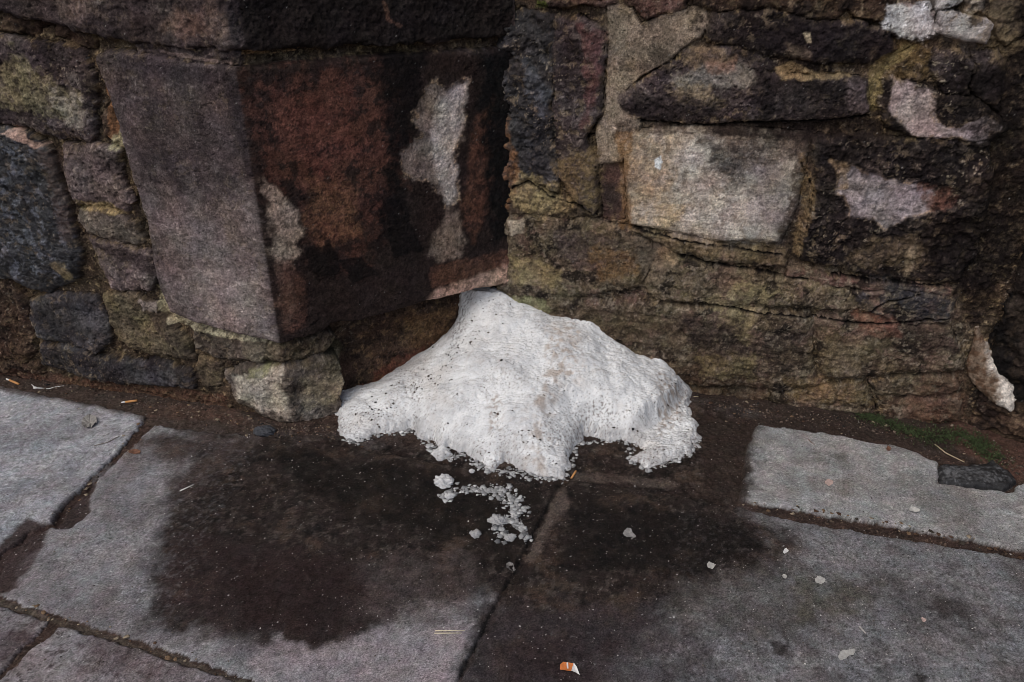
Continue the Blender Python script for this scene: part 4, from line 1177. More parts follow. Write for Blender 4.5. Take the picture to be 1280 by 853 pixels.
SZ = prof + body + rgh * (.013 * n8 + .0028 * n25 + .0018 * n80 + .0010 * n250 - .004 * sst(.3, .6, fbm(HX, HQ, 55, 4, 361)) * sst(-.1, .4, fbm(HX, HQ, 8, 3, 362)))
gr_ = sst(.16, .02, sds) * sst(-.5, .3, n8 + .5 * n25)
SZ = SZ + sst(.0, .02, sdw) * (gr_ * .0025 * np.clip(1 - 1.25 * w1, 0, 1) * (.4 + wid) + .0010 * (ridged(HX, HQ, 30, 4, 351) - .55) * sst(-.2, .5, fbm(HX, HQ, 6, 3, 352)))
SZ = SZ + (1 - rgh) * (.002 * n80 + .0008 * n250) * (sdw > 0)
tpoly = [gnd(x, y, .01)[:2] for x, y in zp([(930, 470), (985, 440), (1038, 410), (1072, 372), (1096, 340), (1180, 330), (1220, 480), (1100, 600), (900, 600)])]
tm = sst(-.006, .034, poly_sd(HX, HY, tpoly, .2) + .006 * e25 + .003 * e80)
low = np.clip(.013 + .006 * e25 + .004 * e80, .001, .03) * sst(.0, .012, sdw) - .02 * sst(.0, -.012, sdw)
SZ = SZ * (1 - tm) + np.minimum(SZ, low) * tm
# the undercut, dirty right lip
lip = poly_sd(HX, HY, [gnd(*q)[:2] for q in zp([(1035, 360), (1070, 300), (1115, 300), (1120, 350), (1050, 405)])], .1)
keep = sdw > -.008
cs = np.zeros(HX.shape + (3,)) + np.array([.80, .80, .80])
cs = mixc(cs, .8 * sst(-.2, .9, n8 + .4 * n25), np.array([.60, .60, .61]))
cs = mixc(cs, .6 * sst(.1, .8, fbm(HX, HQ, 5, 5, 341, .6)), np.array([.62, .58, .55]))
cs = mixc(cs, .6 * sst(.1, .7, fbm(HX, HQ, 13, 5, 342, .6)), np.array([.56, .56, .57]))
# grime with its own shape: specks and brown runs
spk = sst(.52, .75, fbm(HX, HQ, 150, 3, 311, .7) + .45 * fbm(HX, HQ, 7, 4, 312) + .25 * sst(.10, .0, sd) - .10)


fr_ = sst(.022, .0, sdw) * sst(-.4, .4, e80 + .3 * n250)
cs = mixc(cs, .9 * sst(.05, .0, sds) * sst(-.5, .5, e25 + .4 * e80), (.50, .49, .49))
cs = mixc(cs, .6 * fr_, (.46, .45, .45))
cs = mixc(cs, .55 * tm * sst(-.4, .5, e25), (.46, .45, .45))


def spatch(pts, col, op, warp=.02, soft=.015, bs=150, th=.1):
    global cs
    _seed[0] += 4
    m = sst(-soft, soft, poly_sd(HX, HY, [gnd(x, y, .10)[:2] for x, y in zp(pts)], .1) + warp * fbm(HX, HY, 20, 4, _seed[0]))
    m = m * sst(th - .1, th + .7, fbm(HX, HQ, bs, 4, _seed[0] + 9)) * op
    cs = mixc(cs, m, col)


cs = mixc(cs, .8 * spk, (.16, .12, .10))
cs = mixc(cs, .55 * sst(.15, .9, fbm(HX, HQ, 60, 5, 313) * .7 + .5 * n8), (.48, .44, .42))
spatch([(400, 180), (440, 175), (490, 170), (440, 210), (430, 240), (395, 260)], (.08, .06, .05), .95, th=.0)
spatch([(500, 60), (620, 90), (640, 140), (520, 110)], (.14, .11, .09), .7, th=.2)
spatch([(640, 400), (720, 290), (760, 320), (700, 400), (680, 500), (630, 480)], (.40, .33, .28), .8, th=-.2, bs=26)
spatch([(520, 360), (560, 350), (550, 420), (520, 420)], (.30, .22, .17), .7, th=-.1, bs=70)
spatch([(1030, 280), (1110, 285), (1110, 350), (1030, 410)], (.34, .27, .22), .8, th=-.2, bs=70)
spatch([(150, 360), (330, 210), (380, 210), (250, 360), (160, 420)], (.25, .2, .17), .6, th=.15)
spatch([(680, 240), (780, 230), (800, 330), (700, 330)], (.50, .43, .38), .9, th=-.1, bs=50)
spatch([(950, 500), (1060, 480), (1060, 570), (940, 570)], (.36, .33, .32), .8, th=-.4, bs=60)
spatch([(60, 440), (300, 440), (420, 520), (560, 580), (740, 610), (740, 560), (520, 540), (280, 420), (80, 410)], (.42, .39, .38), .55, th=-.1, bs=120)
rs = np.random.RandomState(5); r1 = rs.rand(*HX.shape)
cs = cs * (1 + .05 * rs.randn(*HX.shape)).clip(.8, 1.15)[..., None]
cs = np.where((r1 < .05 * sst(-.1, .6, fbm(HX, HQ, 12, 4, 371) + .25 * sst(.15, 0, sd)))[..., None], cs * .42, cs)
swet = sst(.03, .0, sd) * .7
SP = np.stack([HX, HY, SZ], -1)
nx, ny = HX.shape
idx = np.arange(nx * ny).reshape(nx, ny)
F = np.stack([idx[:-1, :-1], idx[1:, :-1], idx[1:, 1:], idx[:-1, 1:]], -1)
kf = keep[:-1, :-1] & keep[1:, :-1] & keep[1:, 1:] & keep[:-1, 1:]
dmin = np.minimum(dRf, dLf + .0)
kf &= (dmin[:-1, :-1] > -.03)
F = F[kf].reshape(-1, 4)
vi, inv = np.unique(F, return_inverse=True)
sc0 = np.array([.05, 1.85, 0])
snow = mesh_object('snow_pile', SP.reshape(-1, 3)[vi], inv.reshape(-1, 4), M_SNOW, None, np.clip(cs, .02, .9).reshape(-1, 3)[vi], swet.reshape(-1)[vi], loc=sc0)
tag(snow, 'large white heap of dirty melting snow banked into the wall corner', 'snow')


def snow_z(x, y):
    i = int(np.clip((x - hx[0]) / st, 0, nx - 1)); j = int(np.clip((y - hy[0]) / sty, 0, ny - 1))
    return float(SZ[i, j])


# ================================================================== SMALL THINGS
def ico(n=2):
    t = (1 + 5 ** .5) / 2
    V = [(-1, t, 0), (1, t, 0), (-1, -t, 0), (1, -t, 0), (0, -1, t), (0, 1, t), (0, -1, -t), (0, 1, -t), (t, 0, -1), (t, 0, 1), (-t, 0, -1), (-t, 0, 1)]
    V = [np.array(v) / np.linalg.norm(v) for v in V]
    F = [(0, 11, 5), (0, 5, 1), (0, 1, 7), (0, 7, 10), (0, 10, 11), (1, 5, 9), (5, 11, 4), (11, 10, 2), (10, 7, 6), (7, 1, 8), (3, 9, 4), (3, 4, 2), (3, 2, 6), (3, 6, 8), (3, 8, 9), (4, 9, 5), (2, 4, 11), (6, 2, 10), (8, 6, 7), (9, 8, 1)]
    for _ in range(n):
        mid = {}; G = []
        def m(a, b):
            k = (min(a, b), max(a, b))
            if k not in mid:
                p = V[a] + V[b]; V.append(p / np.linalg.norm(p)); mid[k] = len(V) - 1
            return mid[k]
        for a, b, c in F:
            x, y, z = m(a, b), m(b, c), m(c, a)
            G += [(a, x, z), (b, y, x), (c, z, y), (x, y, z)]
        F = G
    return np.array(V), np.array(F)


ICO2 = ico(2); ICO4 = ico(4); ICO1 = ico(1); ICO0 = ico(0)


def lump(name, x, y, size, mat, c, rough=.25, seed=0, z=None, zf=.6, rot=0, wet=0, spread=1.0):
    V0, F = ICO4
    n = fbm(V0[:, 0] + V0[:, 2] * .7 + seed * 3, V0[:, 1] - V0[:, 2] * .4, 1.3, 5, 400 + seed)
    n2 = fbm(V0[:, 0] * 1.2 - V0[:, 2] + seed, V0[:, 1] + V0[:, 2], 4, 4, 420 + seed)
    V = V0 * (1 + rough * n + rough * .5 * n2)[:, None] * np.array(size) * .5
    cr, sr = math.cos(rot), math.sin(rot)
    V = np.stack([V[:, 0] * cr - V[:, 1] * sr, V[:, 0] * sr + V[:, 1] * cr, V[:, 2]], -1)
    z0 = float(ground_z(x, y)) if z is None else z
    P = V + np.array([x, y, z0 + size[2] * .5 * zf])
    col = (np.zeros((len(V), 3)) + np.array(c)) * (1 + .25 * n2)[:, None]
    return mesh_object(name, P, F, mat, None, np.clip(col, .005, .88), np.full(len(V), wet), loc=(x, y, z0))


def gp(x, y):
    p = gnd(x, y); return float(p[0]), float(p[1])


# snow clods in front of the heap
for k, (px, py, w, h, lab) in enumerate([
    (555, 605, .040, .022, 'biggest loose snow clod on the wet slab in front of the heap'),
    (561, 622, .018, .012, 'small snow clod right below the biggest loose clod'),
    (622, 652, .030, .016, 'crumbly grey snow clod in the middle of the crumb trail'),
    (594, 669, .021, .012, 'lone grey snow clod left of the crumb trail end'),
    (637, 674, .022, .012, 'flat slushy clod at the lower end of the crumb trail'),
    (590, 590, .012, .009, 'tiny snow clod just under the front edge of the heap'),
]):
    x, y = gp(px, py)
    o = lump('snow_clod', x, y, (w * 1.2, w * 1.0, h * 1.1), M_SNOW, (.40, .39, .39) if k in (2, 3, 4) else (.62, .61, .61), .5, k + 1, wet=.5)
    tag(o, lab, 'snow clod', 'snow clods in front of the heap')

R = np.random.RandomState(12)


def scatter_mesh(name, pts, sizes, cols, mat, kind, ico_=ICO0, flat=.6, jitter=.35):
    V0, F0 = ico_
    n = len(pts)
    V = V0[None] * (1 + jitter * R.randn(n, len(V0), 1)).clip(.4, 1.7)
    sc = sizes[:, None, None] * np.stack([1 + .4 * R.rand(n), 1 + .4 * R.rand(n), np.full(n, flat)], -1)[:, None, :]
    a = R.rand(n) * 6.28
    V = V * sc
    X = V[..., 0] * np.cos(a)[:, None] - V[..., 1] * np.sin(a)[:, None]
    Y = V[..., 0] * np.sin(a)[:, None] + V[..., 1] * np.cos(a)[:, None]
    P = np.stack([X, Y, V[..., 2]], -1) + pts[:, None, :]
    F = (F0[None] + (np.arange(n) * len(V0))[:, None, None]).reshape(-1, 3)
    C = np.repeat(cols, len(V0), 0)
    o = mesh_object(name, P.reshape(-1, 3), F, mat, None, C, np.zeros(len(C)), smooth=False)
    o['kind'] = kind
    return o


def trail(path, n, spread):
    out = []
    seg = [np.array(gp(*p)) for p in path]
    for _ in range(n):
        i = R.randint(len(seg) - 1); t = R.rand()
        out.append(seg[i] * (1 - t) + seg[i + 1] * t + R.randn(2) * spread)
    return np.array(out)


cr = np.concatenate([trail([(570, 612), (590, 612), (612, 612), (640, 610)], 110, .009), trail([(612, 612), (640, 622), (648, 640), (628, 655)], 330, .013),
                     trail([(640, 650), (655, 665), (660, 678)], 110, .006), trail([(540, 560), (620, 590), (700, 600)], 170, .012), trail([(556, 625), (566, 615)], 60, .008), trail([(620, 655), (630, 675)], 60, .010)])
fr2 = [(400 + a / 2.438, 350 + b / 2.438) for a, b in [(75, 484), (110, 490), (180, 468), (240, 462), (290, 458), (330, 500), (365, 520), (402, 540), (440, 526), (490, 556), (520, 585), (600, 570), (690, 606), (742, 602), (760, 560), (790, 498), (870, 486), (950, 496), (950, 545), (1000, 575), (1060, 552), (1130, 526), (1158, 480)]]
cr = np.concatenate([cr, trail(fr2, 620, .006)])
s = .0012 + .0046 * R.rand(len(cr)) ** 2.5
z = np.array([ground_z(a, b) for a, b in cr])
scatter_mesh('snow_crumbs', np.column_stack([cr, z + s * .3]), s, np.clip(.42 + .15 * R.randn(len(cr), 1), .15, .75) * np.array([[1, 1, 1.0]]), M_SNOW, 'stuff', ICO1, .38, .3)

# grit on the pavement
n = 16000
gxr = R.uniform(-1.7, 1.7, n); gyr = R.uniform(.9, 2.25, n)
ok = np.abs(gxr) < gyr * .75 + .25
gxr, gyr = gxr[ok], gyr[ok]
front_of = ((gxr - C0[0]) * nw[0] + (gyr - C0[1]) * nw[1] > .01) & ~((gxr < C0[0]) & ((gxr - A0[0]) * ns[0] + (gyr - A0[1]) * ns[1] < 0.01)) & ((gxr - A0[0]) * nw[0] + (gyr - A0[1]) * nw[1] > .01 * (gxr < A0[0]) - 9 * (gxr >= A0[0]))
gxr, gyr = gxr[front_of], gyr[front_of]
s = .0005 + .0013 * R.rand(len(gxr)) ** 5
pick = R.rand(len(gxr))
cc = np.where(pick[:, None] < .40, np.array([[.34, .31, .29]]), np.where(pick[:, None] < .5, np.array([[.55, .53, .5]]), np.where(pick[:, None] < .85, np.array([[.12, .1, .085]]), np.array([[.04, .035, .03]]))))
scatter_mesh('grit', np.column_stack([gxr, gyr, [ground_z(a, b) for a, b in zip(gxr, gyr)]]), s, cc, M_PAVE, 'stuff', ICO0, .6)


# crumbs of earth along the wall foot
def along(path, n, spread): return trail(path, n, spread)


ec = np.concatenate([along([(0, 474), (200, 503), (330, 533), (430, 540)], 900, .022), along([(880, 505), (1000, 520), (1200, 545), (1270, 585)], 900, .022)])
s = .0010 + .0030 * R.rand(len(ec)) ** 3
scatter_mesh('earth_crumbs', np.column_stack([ec, [ground_z(a, b) for a, b in ec]]), s, np.clip(np.array([[.10, .075, .06]]) * (1 + .5 * R.randn(len(ec), 1)), .02, .3), M_PAVE, 'stuff', ICO0, .7)

lf = np.concatenate([along([(0, 478), (200, 505), (330, 535), (430, 545)], 90, .03), along([(880, 510), (1000, 522), (1200, 548), (1270, 590)], 110, .03), along([(70, 650), (120, 596), (180, 528)], 30, .012), along([(0, 750), (180, 806), (330, 858)], 40, .006), along([(930, 630), (1100, 655), (1280, 692)], 60, .006)])
s = .0016 + .0040 * R.rand(len(lf)) ** 2
scatter_mesh('leaf_litter', np.column_stack([lf, [ground_z(a, b) + .001 for a, b in lf]]), s, np.array([[.20, .13, .08], [.10, .06, .04], [.30, .24, .17], [.06, .05, .04]])[R.randint(0, 4, len(lf))], M_PAVE, 'stuff', ICO0, .22)

# moss at the wall foot
mp = np.concatenate([along([(1075, 520), (1110, 530)], 520, .016), along([(1110, 530), (1150, 545)], 420, .016), along([(1150, 545), (1205, 548), (1235, 566)], 1300, .022), along([(1225, 562), (1245, 580)], 300, .018)])
keepm = ((mp[:, 0] - C0[0]) * nw[0] + (mp[:, 1] - C0[1]) * nw[1] > -.01)
keepm &= fbm(mp[:, 0], mp[:, 1], 26, 3, 471) > -.6
mp = mp[keepm]
mV = []; mF = []; mC = []
for (a, b) in mp:
    z0 = float(ground_z(a, b)) + R.rand() * .006
    for _ in range(3):
        th = R.rand() * 6.28; l = .002 + .004 * R.rand(); wd = .0014; up = .4 + R.rand()
        dx, dy = math.cos(th), math.sin(th)
        b0 = len(mV)
        mV += [(a - dy * wd, b + dx * wd, z0), (a + dy * wd, b - dx * wd, z0), (a + dx * l, b + dy * l, z0 + l * up)]
        mF.append((b0, b0 + 1, b0 + 2))
        g = .7 + .6 * R.rand()
        mC += [(.045 * g, .062 * g, .026 * g)] * 3
mo = mesh_object('moss', np.array(mV), np.array(mF), attr_material('moss_green', spec=.2), None, np.array(mC), np.zeros(len(mV)), smooth=False)
mo['kind'] = 'stuff'; mo['label'] = 'low green moss along the foot of the right wall'


def tube(path, radii, nseg=8, caps=True):
    path = np.asarray(path, float); V = []; F = []
    for i, p in enumerate(path):
        d = path[min(i + 1, len(path) - 1)] - path[max(i - 1, 0)]
        d = d / (np.linalg.norm(d) + 1e-9)
        a = np.cross(d, [0, 0, 1]); a = a / (np.linalg.norm(a) + 1e-9) if np.linalg.norm(a) > 1e-6 else np.array([1., 0, 0])
        b = np.cross(a, d)
        for k in range(nseg):
            t = 2 * math.pi * k / nseg
            V.append(p + radii[i] * (math.cos(t) * a + math.sin(t) * b))
    for i in range(len(path) - 1):
        for k in range(nseg):
            F.append((i * nseg + k, i * nseg + (k + 1) % nseg, (i + 1) * nseg + (k + 1) % nseg, (i + 1) * nseg + k))
    if caps:
        F.append(tuple(range(nseg))[::-1]); F.append(tuple(range((len(path) - 1) * nseg, len(path) * nseg)))
    return V, F


M_FILTER = flat_material('cigarette_filter_paper', (.52, .25, .09), .8, 900, .25)
M_PAPER = flat_material('white_paper', (.72, .70, .67), .8, 500, .1)
M_ASH = flat_material('burnt_tobacco', (.06, .045, .035), .95, 900, .5)
M_WOOD = flat_material('pale_match_wood', (.62, .54, .40), .7, 400, .15)
M_STRAW = flat_material('dry_straw', (.42, .34, .22), .75, 500, .25)
M_ORANGE = flat_material('orange_card', (.62, .19, .05), .6, 300, .12)
M_GUM = flat_material('trodden_gum', (.42, .40, .37), .85, 250, .2)
M_GUMP = flat_material('pink_gum', (.46, .33, .29), .85, 250, .2)
M_LEAF = flat_material('dead_leaf', (.20, .17, .14), .8, 150, .4)
M_LEAFB = flat_material('brown_leaf', (.16, .075, .045), .8, 150, .4)
M_PLASTIC = flat_material('white_plastic', (.70, .69, .67), .45, 200, .08)


def on_ground(px, py, dz=0):
    x, y = gp(px, py)
    return np.array([x, y, float(ground_z(x, y)) + dz])


def butt(p0, p1, label, paper=True, r=.0036):
    a = on_ground(*p0, r); b = on_ground(*p1, r)
    t = thing('cigarette_butt', label, 'cigarette butt', ((a + b) / 2) * [1, 1, 0] + [0, 0, float(a[2] - r)], 'cigarette butts on the pavement')
    m = a * .25 + b * .75 if paper else b
    V, F = tube([a, a * .7 + m * .3, m], [r * .95, r, r * .92], 10); mesh_object('filter', np.array(V), F, M_FILTER, t)
    if paper:
        V, F = tube([m, m * .5 + b * .5, b], [r * .9, r * .75, r * .55], 10); mesh_object('paper_end', np.array(V), F, M_PAPER, t)
    V, F = tube([b, b + (b - a) * .05], [r * .5, r * .3], 8); mesh_object('ash_tip', np.array(V), F, M_ASH, t)


butt((24, 481), (8, 474), 'orange cigarette butt at the left edge by the wall foot')
butt((172, 502), (152, 504), 'orange cigarette butt with torn paper lying in the dirt right of the white cord')
butt((720, 589), (714, 597), 'pale tan cigarette butt touching the front of the snow heap', False, .003)


def stick(name, label, cat, pts, r, mat, lift=0, nseg=6, group=None):
    P = [on_ground(x, y, r + lift + (q[0] if q else 0)) for x, y, *q in pts]
    V, F = tube(P, [r * (1 if i < len(P) - 1 else .8) for i in range(len(P))], nseg)
    o = mesh_object(name, np.array(V), F, mat, None, smooth=True, loc=P[0] * [1, 1, 1])
    return tag(o, label, cat, group)


stick('matchstick', 'upper of two pale matchsticks lying together near the bottom edge', 'matchstick', [(544, 789.5), (581, 789)], .0016, M_WOOD, 0, 4, 'matchsticks on the pavement')
stick('matchstick', 'lower of two pale matchsticks lying together, set a little to the left', 'matchstick', [(543, 792.5), (577, 792.5)], .0014, M_WOOD, 0, 4, 'matchsticks on the pavement')
stick('paper_stick', 'short white stick lying alone on the damp slab at the left', 'stick', [(225, 614), (242, 606)], .0017, M_PAPER, 0, 5)
stick('straw', 'pale double straw beside the black broken stone', 'straw', [(1168, 557), (1182, 567), (1206, 577)], .0016, M_STRAW, .002)
stick('straw', 'thin dry straw poking out beside the right tip of the snow heap', 'straw', [(847, 496), (860, 494), (873, 497)], .0012, M_STRAW, .002)
stick('twig', 'thin dark twig lying across the pale left slab', 'twig', [(118, 560), (135, 556), (150, 548)], .0011, M_LEAF, .001)
stick('paper_stick', 'tiny white splinter right of the flat grey gum on the right slab', 'stick', [(1074, 784), (1082, 792)], .0018, M_GUM, 0, 5)
stick('twig', 'thin brown grass stalk lying on the right slab near its left end', 'twig', [(1010, 553), (1018, 560)], .0009, M_LEAFB, .001)

for k, (a, b, h, lab) in enumerate([((448, 492), (452, 476), .05, 'short reddish twig leaning in the recess left of the snow'), ((456, 490), (449, 480), .035, 'shorter brown twig crossing the reddish one in the recess')]):
    p0 = on_ground(*a, .002); p1 = on_ground(*b, h)
    V, F = tube([p0, (p0 + p1) / 2 + np.array([.003, 0, .002]), p1], [.0028, .0024, .0015], 6)
    tag(mesh_object('twig', np.array(V), F, M_LEAFB, None, loc=p0), lab, 'twig')

# white cord with a knot
P = [on_ground(*q, .002) for q in [(44, 485), (52, 486), (60, 486), (70, 483), (80, 482)]]
t = thing('plastic_cord', 'white scrap of cord with a frayed knot on the edge of the left slab', 'cord', P[0])
V, F = tube(P, [.0018, .0016, .0014, .0014, .001], 6); mesh_object('tail', np.array(V), F, M_PLASTIC, t)
V0, F0 = ICO2
mesh_object('knot', V0 * (.006, .0045, .004) * (1 + .3 * fbm(V0[:, 0], V0[:, 1], 2, 3, 5))[:, None] + P[0], F0, M_PLASTIC, t)
V, F = tube([P[0], on_ground(40, 482, .004)], [.0016, .001], 6); mesh_object('frayed_end', np.array(V), F, M_PLASTIC, t)


def sheet(name, pts, mat, z=.0015, curl=.004, thick=.0006, parent=None, loc=None, seed=0, n=2):
    """thin torn scrap with real thickness; pts px outline, fan triangulated and curled"""
    c = np.mean([on_ground(*p) for p in pts], 0)
    q = np.array(pts, float)
    if parent is None:
        for _ in range(2):
            q = np.concatenate([np.stack([.78 * a + .22 * b, .22 * a + .78 * b]) for a, b in zip(q, np.roll(q, -1, 0))])
        q = q + .35 * np.random.RandomState(seed + 3).randn(*q.shape)
    pts = [tuple(v) for v in q]
    ring = np.array([on_ground(*p) for p in pts])
    top = [c + [0, 0, z + thick]]
    rings = []
    for f in (.5, 1.0):
        q = c + (ring - c) * f
        hgt = z + curl * f * (.5 + .5 * fbm(q[:, 0], q[:, 1], 90, 2, 500 + seed))
        q = q.copy(); q[:, 2] = ring[:, 2] * f + c[2] * (1 - f) + hgt
        rings.append(q)
    k = len(pts)
    V = [top[0]] + list(rings[0] + [0, 0, thick]) + list(rings[1] + [0, 0, thick])
    nv = len(V)
    V += [v - np.array([0, 0, thick]) for v in V]
    F = []
    for i in range(k):
        j = (i + 1) % k
        F += [(0, 1 + i, 1 + j), (1 + i, 1 + k + i, 1 + k + j, 1 + j)]
        F += [(nv, nv + 1 + j, nv + 1 + i), (nv + 1 + j, nv + 1 + k + j, nv + 1 + k + i, nv + 1 + i)]
        F += [(1 + k + i, nv + 1 + k + i, nv + 1 + k + j, 1 + k + j)]
    return mesh_object(name, np.array(V), F, mat, parent, smooth=False, loc=None if parent is not None else c)


# orange packet scrap: orange panel with a white stripe and a folded white flap
c = on_ground(712, 837)
t = thing('packet_scrap', 'torn orange card scrap with a folded white flap near the bottom edge', 'scrap', c)
sheet('orange_panel', [(700, 833), (704, 829), (717, 831), (720, 836), (714, 841), (700, 838)], M_ORANGE, .003, .004, parent=t)
sheet('white_stripe', [(708, 831), (710, 831), (710.5, 838), (708.5, 838)], M_PAPER, .0068, .001, parent=t)
sheet('white_flap', [(717, 831), (721, 837), (724.5, 846), (719, 842), (714, 841)], M_PAPER, .004, .006, parent=t, seed=3)

for lab, cat, nm, mat, pts in [
    ('round pale gum spot on the damp slab right of centre', 'chewing gum', 'gum_spot', M_GUM, [(883, 706), (886, 703), (891, 704), (894, 708), (891, 712), (886, 712)]),
    ('bright round gum spot where the damp patch ends on the right slab', 'chewing gum', 'gum_spot', M_GUM, [(1018, 724), (1023, 721), (1030, 723), (1032, 728), (1027, 731), (1021, 730)]),
    ('ragged flat pale gum spot near the lower right edge of the photo', 'chewing gum', 'gum_spot', M_GUM, [(1046, 822), (1052, 814), (1060, 813), (1070, 812), (1068, 818), (1058, 823), (1052, 827)]),
    ('pinkish gum spot on the right slab by the joint', 'chewing gum', 'gum_spot', M_GUMP, [(1030, 605), (1034, 602), (1040, 604), (1041, 608), (1036, 611), (1031, 609)]),
]:
    o = sheet(nm, pts, mat, .001, .0005, .001); tag(o, lab, cat, 'gum spots trodden on the slabs')
for lab, cat, nm, mat, pts, cu in [
    ('crumpled grey dead leaf on the pale left slab', 'leaf', 'dead_leaf', flat_material('grey_leaf', (.26, .24, .22), .85, 180, .3), [(102, 534), (106, 526), (114, 522), (121, 525), (123, 532), (116, 538), (108, 539)], .012),
    ('small curled leaf with a white underside on the right slab', 'leaf', 'dead_leaf', flat_material('pale_leaf', (.48, .46, .43), .8, 180, .2), [(1135, 642), (1137, 636), (1143, 639), (1149, 644), (1145, 646), (1139, 645)], .010),
    ('small reddish brown leaf near the back edge of the right slab', 'leaf', 'dead_leaf', M_LEAFB, [(1107, 563), (1110, 560), (1113, 563), (1112, 567), (1108, 567)], .004),
    ('brown leaf scrap in the joint beside the left slab', 'leaf', 'dead_leaf', M_LEAFB, [(160, 566), (166, 562), (176, 564), (174, 568), (164, 569)], .005),
    ('tiny white paper scrap on the damp slab left of the crumb trail', 'scrap', 'paper_scrap', M_PAPER, [(979, 688), (983, 686), (986, 690), (982, 692), (979, 694)], .003),
    ('white paper scrap beside the bright round gum spot', 'scrap', 'paper_scrap', M_GUM, [(977, 720), (980, 718), (984, 722), (980, 725)], .003),
    ('pale pebble shaped scrap on the right slab above the ragged gum', 'scrap', 'paper_scrap', M_GUMP, [(1150, 774), (1154, 772), (1158, 777), (1154, 779)], .003),
    ('grey flat scrap on the wet slab right of the joint', 'scrap', 'paper_scrap', flat_material('grey_scrap', (.25, .24, .23), .85, 180, .3), [(778, 668), (782, 662), (788, 661), (790, 668), (796, 672), (790, 674), (782, 672)], .004),
    ('dim grey scrap lying on the slab joint', 'scrap', 'paper_scrap', flat_material('dim_scrap', (.17, .155, .145), .85, 180, .3), [(632, 706), (638, 703), (644, 708), (642, 714), (634, 713)], .003),
]:
    if 'left of the crumb trail' in lab: lab = 'tiny white paper scrap on the right slab where the damp ends'
    o = sheet(nm, pts, mat, .001, cu, .0007, seed=len(lab)); tag(o, lab, cat)

# loose stones
x, y = gp(330, 541)
tag(lump('pebble', x, y, (.064, .040, .026), M_STONE, (.05, .052, .06), .22, 31, wet=.6), 'dark slate pebble lying in front of the corner stone', 'pebble')
# black broken slab piece on the right
V0, F0 = ICO4
ring = [on_ground(*p) for p in [(1168, 588), (1176, 581), (1205, 584), (1240, 578), (1262, 590), (1272, 604), (1262, 613), (1230, 611), (1200, 609), (1178, 606), (1170, 598)]]
c = np.mean(ring, 0)
gxv = np.arange(-.10, .10, .0022); BX, BY = np.meshgrid(c[0] + gxv * 1.4, c[1] + gxv, indexing='ij')
bs = poly_sd(BX, BY, [p[:2] for p in ring], .05) + .007 * fbm(BX, BY, 30, 4, 601, .65)
bz = -.006 + .020 * (1 - np.exp(-np.clip(bs, 0, 1) / .005)) + (bs > 0) * (.004 * fbm(BX, BY, 22, 5, 602) + .002 * (ridged(BX, BY, 40, 3, 603) - .5))
bcol = np.zeros(BX.shape + (3,)) + np.array([.018, .017, .018])
bcol = mixc(bcol, .8 * sst(-.1, .7, fbm(BX, BY, 110, 4, 604, .7) + .5 * sst(.006, .03, bs) - .25 + .5 * fbm(BX, BY, 14, 2, 605)), (.15, .15, .155))
idx = np.arange(BX.size).reshape(BX.shape)
F = np.stack([idx[:-1, :-1], idx[1:, :-1], idx[1:, 1:], idx[:-1, 1:]], -1)
k = bs > -.004
F = F[k[:-1, :-1] & k[1:, :-1] & k[1:, 1:] & k[:-1, 1:]].reshape(-1, 4)
vi, inv = np.unique(F, return_inverse=True)
bo = mesh_object('broken_stone', np.stack([BX, BY, bz + c[2]], -1).reshape(-1, 3)[vi], inv.reshape(-1, 4), M_STONE, None, bcol.reshape(-1, 3)[vi], np.full(len(vi), .8), loc=c)
tag(bo, 'black wet broken stone with a grey gritty top in the notch of the right slab', 'stone')

# pale broken stone leaning at the foot of the far corner
PST = T_RET; PSN = N_RET
PS0 = Q0 + PSN * .010
ring = np.array([[(h - PS0) @ PST, h[2]] for h in (plane_hit(x, y, PS0, PST) for x, y in [(1216, 404), (1224, 408), (1229, 424), (1243, 450), (1261, 482), (1273, 502), (1266, 519), (1252, 514), (1228, 498), (1207, 474), (1203, 454), (1213, 430)])])
uu = np.arange(ring[:, 0].min() - .02, ring[:, 0].max() + .02, .0022); vv = np.arange(ring[:, 1].min() - .02, ring[:, 1].max() + .02, .0022)
PU, PV = np.meshgrid(uu, vv, indexing='ij')
ps = poly_sd(PU, PV, ring, .05) + .004 * fbm(PU, PV, 40, 4, 611)
pw = -.10 + .10 * (1 - np.exp(-np.clip(ps + .004, 0, 1) / .004)) + (ps > 0) * (.010 * np.clip(ps, 0, .03) / .03 + .006 * fbm(PU, PV, 20, 5, 612) + .002 * fbm(PU, PV, 90, 3, 613))
pc = np.zeros(PU.shape + (3,)) + alb((170, 162, 154), E_WALL)
rpx = [[(h - PS0) @ PST, h[2]] for h in (plane_hit(x, y, PS0, PST) for x, y in [(1190, 395), (1226, 408), (1236, 450), (1252, 490), (1240, 515), (1190, 500)])]
left = sst(-.012, .012, poly_sd(PU, PV, rpx, .2) + .014 * fbm(PU, PV, 30, 4, 614))
pc = mixc(pc, .9 * left, alb((88, 71, 56), E_WALL))
pc = mixc(pc, .85 * sst(.1, .6, fbm(PU, PV, 45, 5, 615) + .7 * left - .4), alb((72, 54, 42), E_WALL))
idx = np.arange(PU.size).reshape(PU.shape)
F = np.stack([idx[:-1, :-1], idx[1:, :-1], idx[1:, 1:], idx[:-1, 1:]], -1)
k = ps > -.006
F = F[k[:-1, :-1] & k[1:, :-1] & k[1:, 1:] & k[:-1, 1:]].reshape(-1, 4)
vi, inv = np.unique(F, return_inverse=True)
PP = PS0 + PU[..., None] * PST + pw[..., None] * PSN
PP[..., 2] = PV
PP[..., 2] = np.maximum(PP[..., 2], -.01)
po = mesh_object('broken_stone', PP.reshape(-1, 3)[vi], inv.reshape(-1, 4), M_STONE, None, np.clip(pc, .02, .8).reshape(-1, 3)[vi], np.zeros(len(vi)), loc=PS0)
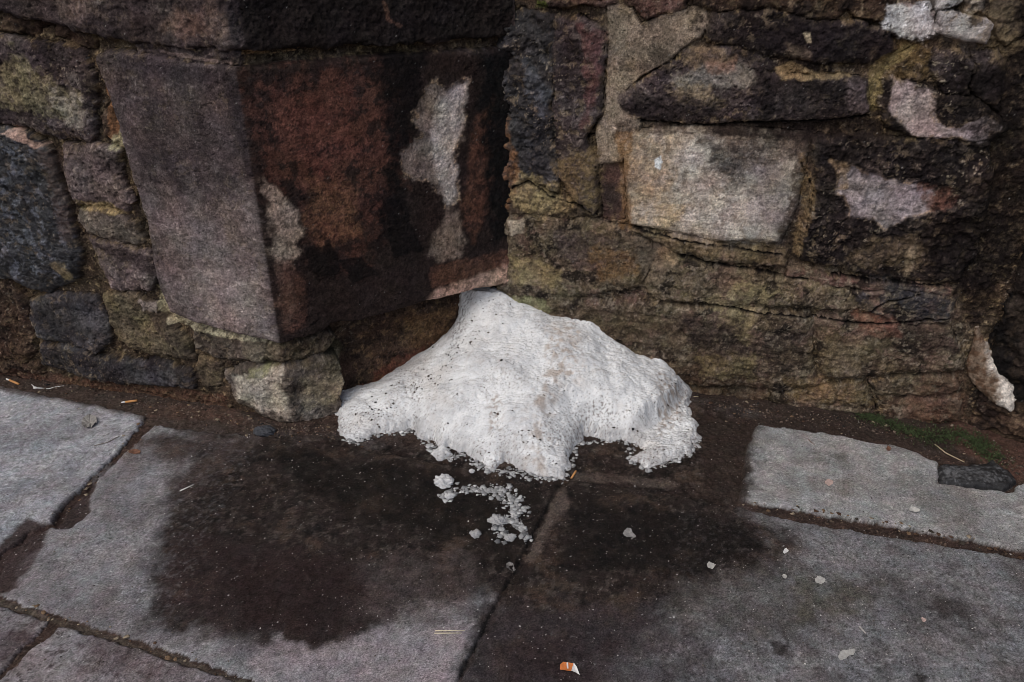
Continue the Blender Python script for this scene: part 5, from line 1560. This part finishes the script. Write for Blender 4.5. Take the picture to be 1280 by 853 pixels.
tag(po, 'pale cream broken stone wedged upright at the foot of the dark right corner', 'stone')


# litter on the snow
def on_snow(px, py):
    d = ray(px, py); tt = 1.5
    while tt < 4:
        p = O + d * tt
        if -.6 < p[0] < .75 and 1.54 < p[1] < 2.3 and p[2] < snow_z(p[0], p[1]):
            return p
        tt += .002
    return gnd(px, py)


# dirt crumbs melted out on the snow
dn = 14000
dx = R.uniform(-.5, .62, dn); dy = R.uniform(1.6, 2.25, dn)
di = ((dx - hx[0]) / st).astype(int); dj = ((dy - hy[0]) / sty).astype(int)
dens = sst(.0, .7, fbm(dx, dy, 9, 4, 331) + .7 * sst(.12, .0, sd[di, dj]) - .1)
hot = np.zeros(dn)
for (px_, py_), rad in (((580, 428), .035), ((572, 446), .04), ((590, 424), .03), ((665, 548), .04), ((622, 520), .03), ((520, 480), .06), ((830, 490), .03), ((614, 378), .05), ((470, 515), .06), ((690, 480), .03), ((545, 470), .05)):
    g0 = on_snow(px_, py_)
    hot = np.maximum(hot, np.exp(-((dx - g0[0]) ** 2 + (dy - g0[1]) ** 2) / (rad * rad)))
okd = (sdw[di, dj] > .004) & (np.minimum(dRf, dLf)[di, dj] > .004) & (R.rand(dn) < np.maximum(.09 * dens, .85 * hot * sst(-.3, .4, fbm(dx, dy, 45, 3, 332))))
dx, dy, di, dj = dx[okd], dy[okd], di[okd], dj[okd]
s = .0007 + .0024 * R.rand(len(dx)) ** 3 + .0010 * hot[okd] * R.rand(len(dx))
scatter_mesh('dirt_specks', np.column_stack([dx, dy, SZ[di, dj]]), s, np.clip(np.array([[.05, .038, .03]]) * (1 + .6 * R.randn(len(dx), 1)), .01, .2), M_PAVE, 'stuff', ICO0, .7)

p = on_snow(627, 451)
tag(mesh_object('pebble', ICO2[0] * .0045 + p, ICO2[1], flat_material('black_grit', (.012, .011, .011), .7), None, loc=p), 'tiny black pebble in the middle of the snow heap', 'pebble')
p = on_snow(488, 508)
q = on_snow(485, 502)
V, F = tube([p + [0, 0, .002], q + [0, 0, .003]], [.0022, .0018], 6)
tag(mesh_object('paper_stick', np.array(V), F, M_PAPER, None, loc=p), 'white stub of stick lying on the left part of the snow heap', 'stick')
for k, (x, y) in enumerate([(451, 476), (456, 470), (447, 486)]):
    pass
